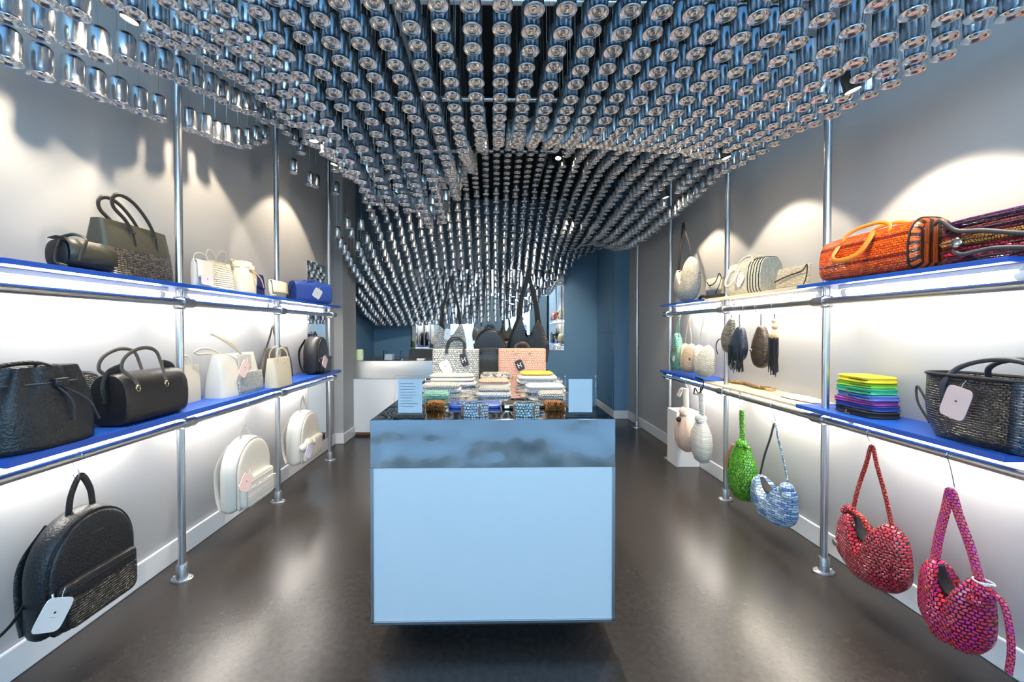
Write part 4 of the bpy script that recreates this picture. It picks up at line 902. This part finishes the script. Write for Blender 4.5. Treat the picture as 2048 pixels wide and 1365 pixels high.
MB().tube([(.078, -.022 + .0 * k, .278) if k == 0 else (.078 + .026 * math.cos(k * .52), -.006 + .022 * math.sin(k * .52), .280) for k in range(12)], .003, N=6, closed=True, up=(0, 0, 1)).build('white_band', 'white', t)
MB().tube(crom([(.09, -.01, .25), (.125, -.01, .245), (.145, -.015, .18), (.15, -.015, .10), (.145, -.015, .03)], 7), .010, .6, N=10).build('strap_end', 'wpinkb', t)
t = MB().box(1.645, XR - .018, 3.44, 3.63, .0, .50).build('display_plinth', 'white', bevel=.003); tag(t, 'white display plinth standing on the floor under the far end of the right rack', 'plinth')
# ================================================================== CENTRE TABLE
TX, TY0, TY1, TZ = .481, 1.515, 3.34, .892
tb = thing('display_table', 'long pale display table with zinc clad top in the middle of the shop', 'table', (0, (TY0 + TY1) / 2, 0))
L2 = (TY1 - TY0) / 2
MB().box(-TX + .012, TX - .012, -L2 + .006, L2 - .006, .095, .702).build('body', 'lam', tb, smooth=False)
MB().box(-TX, TX, -L2, L2, .702, TZ).build('zinc_top', 'zinc', tb, smooth=False, bevel=.002)
MB().box(-TX + .08, TX - .08, -L2 + .10, L2 - .08, 0, .096).build('plinth', 'plinth', tb, smooth=False)
eg = MB()
for sx in (-1, 1): eg.box(min(sx * TX, sx * (TX - .012)), max(sx * TX, sx * (TX - .012)), -L2, -L2 + .012, .090, .702)
eg.box(-TX, TX, -L2, -L2 + .012, .084, .094); eg.build('edge_trim', 'edge', tb, smooth=False)
def onT(px, py): p = on(px, py, 2, TZ); return p.x, p.y
for x, lab, mt in ((-.335, 'clear acrylic sign holder with printed sheet at the left front of the table', True), (.352, 'clear acrylic sign holder with blank white sheet at the right front of the table', False)):
    t = thing('sign_holder', lab, 'sign', (x, 1.56, TZ), .0)
    mb = MB(); mb.box(-.062, .062, -.0035, -.001, .004, .168).box(-.062, .062, .0015, .004, .004, .168).box(-.062, .062, -.028, .03, 0, .004)
    mb.build('acrylic_frame', 'acry', t, smooth=False)
    pp = MB().box(-.048, .048, -.0006, .0006, .018, .152).build('sheet', 'paper', t, smooth=False)
    if mt:
        ln = MB(); rnd = random.Random(3)
        for i in range(9):
            z = .135 - i * .0115
            ln.box(-.038, -.038 + rnd.uniform(.045, .075), -.0010, -.0007, z, z + .0016)
        ln.build('printed_lines', 'inkg', pp, smooth=False)
def belt(x, y, mat, lab, tx):
    t = thing('rolled_belt', lab, 'belt', (x, y, TZ), 0)
    rings = []
    for z, k in ((0, .96), (.004, 1), (.048, 1), (.052, .96)):
        rings.append([(.054 * k * math.copysign(abs(math.cos(a)) ** .75, math.cos(a)), .034 * k * math.sin(a), z) for a in [2 * PI * i / 44 for i in range(44)]])
    inn = [[(p[0] * .85, p[1] * .78, p[2]) for p in r] for r in reversed(rings)]
    mb = MB(); mb.loft(rings + inn, cap0=False, cap1=False); mb.build('band', mat, t)
    b = MB(); b.tube([(p, -.036, q) for p, q in ((tx - .013, .012), (tx + .013, .012), (tx + .013, .042), (tx - .013, .042))], .0024, N=6, closed=True); b.build('buckle', 'chrome', t)
    MB().box(tx + .016, tx + .024, -.0385, -.030, .006, .046).build('leather_loop', 'brownl', t, bevel=.002)
    MB().box(-.055, -.048, -.024, -.010, .004, .048).build('leather_end', 'brownl', t, bevel=.002)
belt(-.075, 1.585, 'wbelt', 'rolled blue and white woven belt with buckle, left of the two on the table front', .0)
belt(.135, 1.585, 'wmint2', 'rolled mint and white woven belt with brown loop, right on the table front', .008)
def lay(px0, px1, py, d, h, mat, name, lab, z=0., up=None, seed=1, grp='folded pouches laid on the table', dyy=0.):
    xa, ya = on(px0, py, 2, TZ).x, on(px0, py, 2, TZ).y; xb = on(px1, py, 2, TZ).x
    t = thing(name, lab, 'pouch', ((xa + xb) / 2, ya + d / 2 + dyy, TZ + z), random.Random(seed).uniform(-.04, .04), grp)
    folded(t, abs(xb - xa), d, h, mat, up, seed=seed); return t, (xb - xa)
# front pouches
for p0, p1, sd, l in ((846, 890, 1, 'left'), (1089, 1133, 2, 'right')):
    t, w_ = lay(p0 + 3, p1 - 3, 822, .10, .030, 'wochre', 'fringed_pouch', 'ochre fringed pouch at the %s side of the table front, by the sign holder' % l, seed=sd)
    fr = MB(); rnd = random.Random(sd)
    for i in range(150):
        x = rnd.uniform(-w_ * .55, w_ * .55); z = rnd.uniform(.006, .034)
        fr.tube([(x * .9, -.035, z), (x + rnd.uniform(-.006, .006), -.052, z + rnd.uniform(0, .004)), (x + rnd.uniform(-.008, .008), -.064, max(.003, z - rnd.uniform(.004, .018)))], .0019, N=4)
    fr.build('fringe', 'wochre', t)['kind'] = 'stuff'
t = thing('flat_clutch', 'royal blue flat leather clutch with small round charm on the table front', 'clutch', (-.085, 1.78, TZ), .0)
MB().loft([sring(0, .115, .055, 7), sring(.003, .118, .058, 7), sring(.012, .117, .057, 7), sring(.015, .113, .053, 7)]).build('body', 'blueleather', t)
MB().tube([(-.075 + .014 * math.cos(a), -.02 + .014 * math.sin(a), .017) for a in [2 * PI * i / 16 for i in range(16)]], .003, N=6, closed=True, up=(0, 0, 1)).build('charm', 'chrome', t)
t = thing('flat_clutch', 'black flat leather clutch with chrome bar on the table front', 'clutch', (.155, 1.78, TZ), .0)
MB().loft([sring(0, .115, .055, 7), sring(.003, .118, .058, 7), sring(.012, .117, .057, 7), sring(.015, .113, .053, 7)]).build('body', 'lblack2', t)
MB().box(-.105, -.085, -.059, -.056, .002, .013).box(-.105, -.102, -.045, -.02, .0145, .017).build('chrome_bar', 'chrome', t, smooth=False)
lay(843, 895, 800, .12, .03, 'wmint', 'folded_pouch', 'pale mint woven pouch behind the left ochre fringed one', seed=3)
lay(1080, 1133, 800, .12, .03, 'wpouch', 'folded_pouch', 'beige dotted pouch behind the right ochre fringed one', seed=4)
lay(838, 920, 788, .15, .026, 'wpouchb', 'folded_pouch', 'pale pouch with blue dots, lower one left of the middle row', seed=5)
lay(840, 918, 788, .14, .020, 'wpouch', 'folded_pouch', 'cream pouch resting on the blue dotted one at the left of the middle row', z=.026, seed=6, dyy=.004)
lay(952, 1024, 797, .15, .024, 'wpouchb', 'folded_pouch', 'speckled pouch, nearest of the centre column', seed=7)
lay(956, 1021, 795, .13, .020, 'wpouch', 'folded_pouch', 'cream dotted pouch on top of the speckled one in the centre column', z=.024, seed=8, dyy=.006)
lay(1052, 1135, 789, .15, .026, 'wpouchb', 'folded_pouch', 'pale pouch with blue dots at the right of the middle row', seed=9)
lay(1054, 1133, 789, .14, .018, 'offwhite', 'folded_pouch', 'plain off white pouch on the blue dotted one at the right of the middle row', z=.026, seed=10, dyy=.004)
lay(853, 952, 776, .17, .030, 'wpouchb', 'folded_pouch', 'broad pale pouch with dark edge, rear left of the table', seed=11)
lay(858, 948, 775, .16, .022, 'beige', 'folded_pouch', 'beige pouch on the broad pale one at the rear left', z=.030, seed=12)
lay(856, 946, 774, .15, .018, 'cream', 'folded_pouch', 'cream pouch, topmost of the rear left pile', z=.052, seed=13)
lay(956, 1022, 777, .15, .026, 'offwhite', 'folded_pouch', 'white striped pouch, lower one in the rear of the centre column', seed=14)
lay(957, 1020, 777, .14, .022, 'wpink', 'folded_pouch', 'salmon pink pouch on the white striped one in the centre column', z=.026, seed=15)
lay(960, 1024, 763, .13, .050, 'wzig', 'folded_pouch', 'black and white zigzag pouch, farthest of the centre column', seed=16)
lay(1036, 1122, 771, .17, .030, 'wpouchb', 'folded_pouch', 'blue dotted pouch at the bottom of the rear right pile', seed=17)
lay(1038, 1118, 771, .16, .024, 'offwhite', 'folded_pouch', 'off white pouch in the middle of the rear right pile', z=.030, seed=18)
MT['wmust'] = P('mustard_fabric', (.62, .36, .03), .7)
lay(1042, 1110, 770, .15, .018, 'wmust', 'folded_pouch', 'mustard yellow pouch, topmost of the rear right pile', z=.054, seed=19, dyy=.02)
# bags standing at the back of the table
def boxbag(x, y, w_, h_, d, mat, hm, lab, pads, hh=.07, hw=.13, brass=False):
    t = thing('woven_handbag', lab, 'bag', (x, y, TZ), 0)
    MB().loft([sring(0, w_ / 2 * .97, d / 2, 9), sring(.006, w_ / 2, d / 2 * 1.02, 9), sring(h_ * .5, w_ / 2, d / 2 * .98, 9), sring(h_ - .006, w_ / 2, d / 2 * .9, 9), sring(h_, w_ / 2 * .97, d / 2 * .8, 9)]).build('body', mat, t)
    for k, yy in enumerate((-d / 2 * .8, d / 2 * .8)):
        ribbon_handle(t, -hw / 2, hw / 2, h_ - .004, h_ + hh * (1 if k == 0 else .8), yy, hm, .007, .6, .0, base=.018)
        if k == 0:
            for sx in (-1, 1): MB().box(sx * hw / 2 - .011, sx * hw / 2 + .011, yy - .014, yy - .006, h_ - .03, h_ + .006).build('handle_tab', pads, t, bevel=.002)
    return t
t = boxbag(-.282, 2.93, .345, .20, .12, 'wgrey', 'lblack2', 'grey and white woven handbag with black handles, standing left at the rear of the table', 'dgrey', hh=.09)
tag_card(t, -.07, -.068, .070, .075, .10, -.45, 'tagpink'); tag_card(t, .065, -.070, .125, .05, .095, -.3, 'tagblack', mark='H')
t = boxbag(.215, 2.93, .355, .205, .12, 'wpink', 'dbrown', 'salmon pink woven handbag with dark wooden handle, standing right at the rear of the table', 'tan', hh=.045, hw=.10)
tag_card(t, -.02, -.070, .085, .055, .08, -.45, 'tagblack', mark='H')
t = boxbag(-.03, 3.08, .34, .195, .10, 'wblack', 'lblack2', 'black woven handbag showing between the grey and the pink woven handbags', 'lblack2', hh=.0)
t = thing('backpack', 'rounded black leather backpack standing behind the black woven handbag on the table', 'backpack', (-.03, 3.245, TZ), 0)
backpack(t, .27, .36, .11, 'lblack2', loop=.02)
for c in list(t.children):
    if c.name.startswith('price_tag'):
        for g in list(c.children): bpy.data.objects.remove(g)
        bpy.data.objects.remove(c)
def shopper(x, y, zb, w_, h_, az, mat, lab, tips, sr):
    t = thing('shopper_bag', lab, 'bag', (x, y, zb), 0)
    ol = [(-w_ * .5, h_ * .12), (-w_ * .52, h_ * .45), (tips[0][0], tips[0][1]), (tips[0][0] + .03, tips[0][1] - .01), (-w_ * .16, h_ * .72), (0, h_ * .64), (w_ * .16, h_ * .72), (tips[1][0] - .03, tips[1][1] - .01), (tips[1][0], tips[1][1]), (w_ * .52, h_ * .45), (w_ * .5, h_ * .12), (w_ * .4, 0), (-w_ * .4, 0)]
    ol = [(p.x, p.z) for p in crom([(a, 0, b) for a, b in reversed(ol + [ol[0]])], 4)[:-1]]
    inflate(ol, .09).build('body', mat, t)
    for (a, b), q in zip(tips, (1, -1)):
        MB().tube(crom([(a + .012 * q, 0, b - .03), (lerp(a, 0, .35), 0, lerp(b, az, .35)), (lerp(a, 0, .8), 0, lerp(b, az, .75)), (0, 0, az)], 6), [sr * lerp(1.8, .8, i / 18) for i in range(19)], .4, N=10).build('shoulder_strap', 'fblack', t)
    MB().tube([(0, 0, az - .002), (0, 0, ZC - zb)], .0010, N=5).build('hanging_cord', 'wire', t)
    return t
t = shopper(-.365, 3.30, .96, .26, .36, .735, 'wgrey', 'grey and white woven shopper bag hanging behind the grey handbag', ((-.10, .30), (.10, .32)), .008)
tag_card(t, -.02, -.055, .24, .05, .09, .1, 'tagwhite')
t = shopper(.295, 3.30, .95, .34, .38, .80, 'wblack', 'black woven shopper bag hanging behind the pink handbag', ((-.09, .40), (.10, .36)), .014)
# ================================================================== COUNTER AT THE REAR LEFT
ct = thing('sales_counter', 'low pale sales counter with zinc band at the rear left of the shop', 'counter', (-1.0, 4.85, 0))
MB().box(-.66, .70, -.33, .35, .04, .665).build('body', 'lam', ct, smooth=False)
MT['zincw'] = P('brushed_zinc', (.70, .69, .67), .28, 1, bump=.25, bscale=4)
MB().box(-.665, .705, -.34, .355, .665, .872).build('zinc_top', 'zincw', ct, smooth=False, bevel=.002)
MB().box(-.60, .64, -.29, .30, 0, .041).build('plinth', 'brownl', ct, smooth=False)
t = thing('candle_glass', 'small glowing candle in pale green glass on the left end of the counter', 'candle', (-1.585, 4.62, .872))
MB().lathe([(.034, 0), (.040, .01), (.042, .05), (.040, .11), (.036, .125), (.034, .125), (.037, .11), (.038, .05), (.034, .012)], 20).build('glass', 'candle', t)
MB().lathe([(.030, .012), (.032, .07), (.006, .075)], 16).build('wax', 'wax', t)
t = thing('acrylic_box', 'clear acrylic card box on the sales counter', 'box', (-1.19, 4.62, .872))
MB().box(-.10, .10, -.06, -.055, 0, .12).box(-.10, .10, .055, .06, 0, .12).box(-.10, -.095, -.055, .055, 0, .12).box(.095, .10, -.055, .055, 0, .12).box(-.095, .095, -.055, .055, 0, .005).build('acrylic_walls', 'acry', t, smooth=False)
MB().box(-.085, .0, -.05, .05, .005, .07).build('card_stack', 'paper', t, smooth=False)
t = thing('card_reader', 'white card reader lying on the counter before the black laptop', 'card reader', (-.86, 4.62, .872)); MB().box(-.045, .045, -.05, .05, 0, .02).build('body', 'white', t, bevel=.004); MB().box(-.03, .03, -.0, .04, .02, .0215).build('screen', 'dark', t)
t = thing('laptop', 'black laptop standing open on the sales counter', 'laptop', (-.83, 4.86, .872)); MB().box(-.20, .20, -.13, .13, 0, .016).build('base', 'plinth', t, bevel=.003)
lid = MB().box(-.20, .20, .0, .010, 0, .10).build('lid', 'plinth', t, bevel=.003); lid.location = (0, -.125, .012); lid.rotation_euler = (.1, 0, 0)
# ================================================================== STREET (seen in the mirror)
hb = thing('street_building', 'pale building across the street, seen in the mirror', 'building', (0, -11, 0))
MB().box(-12, 12, -1, 0, 0, 3.6).build('wall', 'facade', hb, smooth=False)
for i in range(7): MB().box(-11 + i * 3.3, -9.2 + i * 3.3, 0, .05, .6, 3.2).build('window', 'plinth', hb, smooth=False)
def skin_fig(name, verts, edges, radii, mat, parent, sub=2):
    me = bpy.data.meshes.new(name); me.from_pydata(verts, edges, []); o = bpy.data.objects.new(name, me); COL.objects.link(o); o.parent = parent
    m = o.modifiers.new('skin', 'SKIN'); me.skin_vertices.new() if hasattr(me.skin_vertices, 'new') and not me.skin_vertices else None
    for i, r in enumerate(radii): me.skin_vertices[0].data[i].radius = (r, r * .85) if not isinstance(r, tuple) else r
    me.skin_vertices[0].data[0].use_root = True
    m.use_smooth_shade = True; s_ = o.modifiers.new('sub', 'SUBSURF'); s_.levels = sub; s_.render_levels = sub; me.materials.append(MT[mat]); return o
pr = thing('person', 'person in a blue top standing out on the street, seen small in the mirror', 'person', (1.30, -5.6, -.02), 0)
V = [(0, 0, .95), (0, 0, 1.12), (0, 0, 1.34), (0, 0, 1.46), (0, 0, 1.52), (0, .01, 1.62), (0, .01, 1.72), (.09, 0, .9), (.10, 0, .5), (.10, -.01, .08), (.10, .12, .035), (-.09, 0, .9), (-.10, 0, .5), (-.10, -.01, .08), (-.10, .12, .035),
     (.18, 0, 1.40), (.23, 0, 1.12), (.20, .18, 1.22), (.12, .24, 1.34), (-.18, 0, 1.40), (-.23, 0, 1.12), (-.20, .18, 1.22), (-.12, .24, 1.34)]
E_ = [(0, 1), (1, 2), (2, 3), (3, 4), (4, 5), (5, 6), (0, 7), (7, 8), (8, 9), (9, 10), (0, 11), (11, 12), (12, 13), (13, 14), (2, 15), (15, 16), (16, 17), (17, 18), (2, 19), (19, 20), (20, 21), (21, 22)]
Rr = [.14, .12, .15, .06, .055, .09, .075, .095, .06, .045, .03, .095, .06, .045, .03, .055, .045, .035, .03, .055, .045, .035, .03]
skin_fig('body', V, E_, Rr, 'skin', pr)
sv = [(0, 0, .93), (0, 0, 1.12), (0, 0, 1.36), (.18, 0, 1.40), (.23, 0, 1.12), (.21, .12, 1.18), (-.18, 0, 1.40), (-.23, 0, 1.12), (-.21, .12, 1.18)]
skin_fig('shirt', sv, [(0, 1), (1, 2), (2, 3), (3, 4), (4, 5), (2, 6), (6, 7), (7, 8)], [.155, .14, .165, .07, .062, .05, .07, .062, .05], 'denim', pr)
tv = [(0, 0, .97), (.09, 0, .86), (.10, 0, .5), (.10, -.01, .12), (-.09, 0, .86), (-.10, 0, .5), (-.10, -.01, .12)]
skin_fig('trousers', tv, [(0, 1), (1, 2), (2, 3), (0, 4), (4, 5), (5, 6)], [.15, .11, .075, .065, .11, .075, .065], 'trouser', pr)
MB().ball((0, -.015, 1.70), .105, sz=1.0, sy=1.0).build('hair', 'hair', pr)
for sx in (-1, 1): MB().ball((sx * .03, .085, 1.66), .010).build('eye', 'dark', pr)
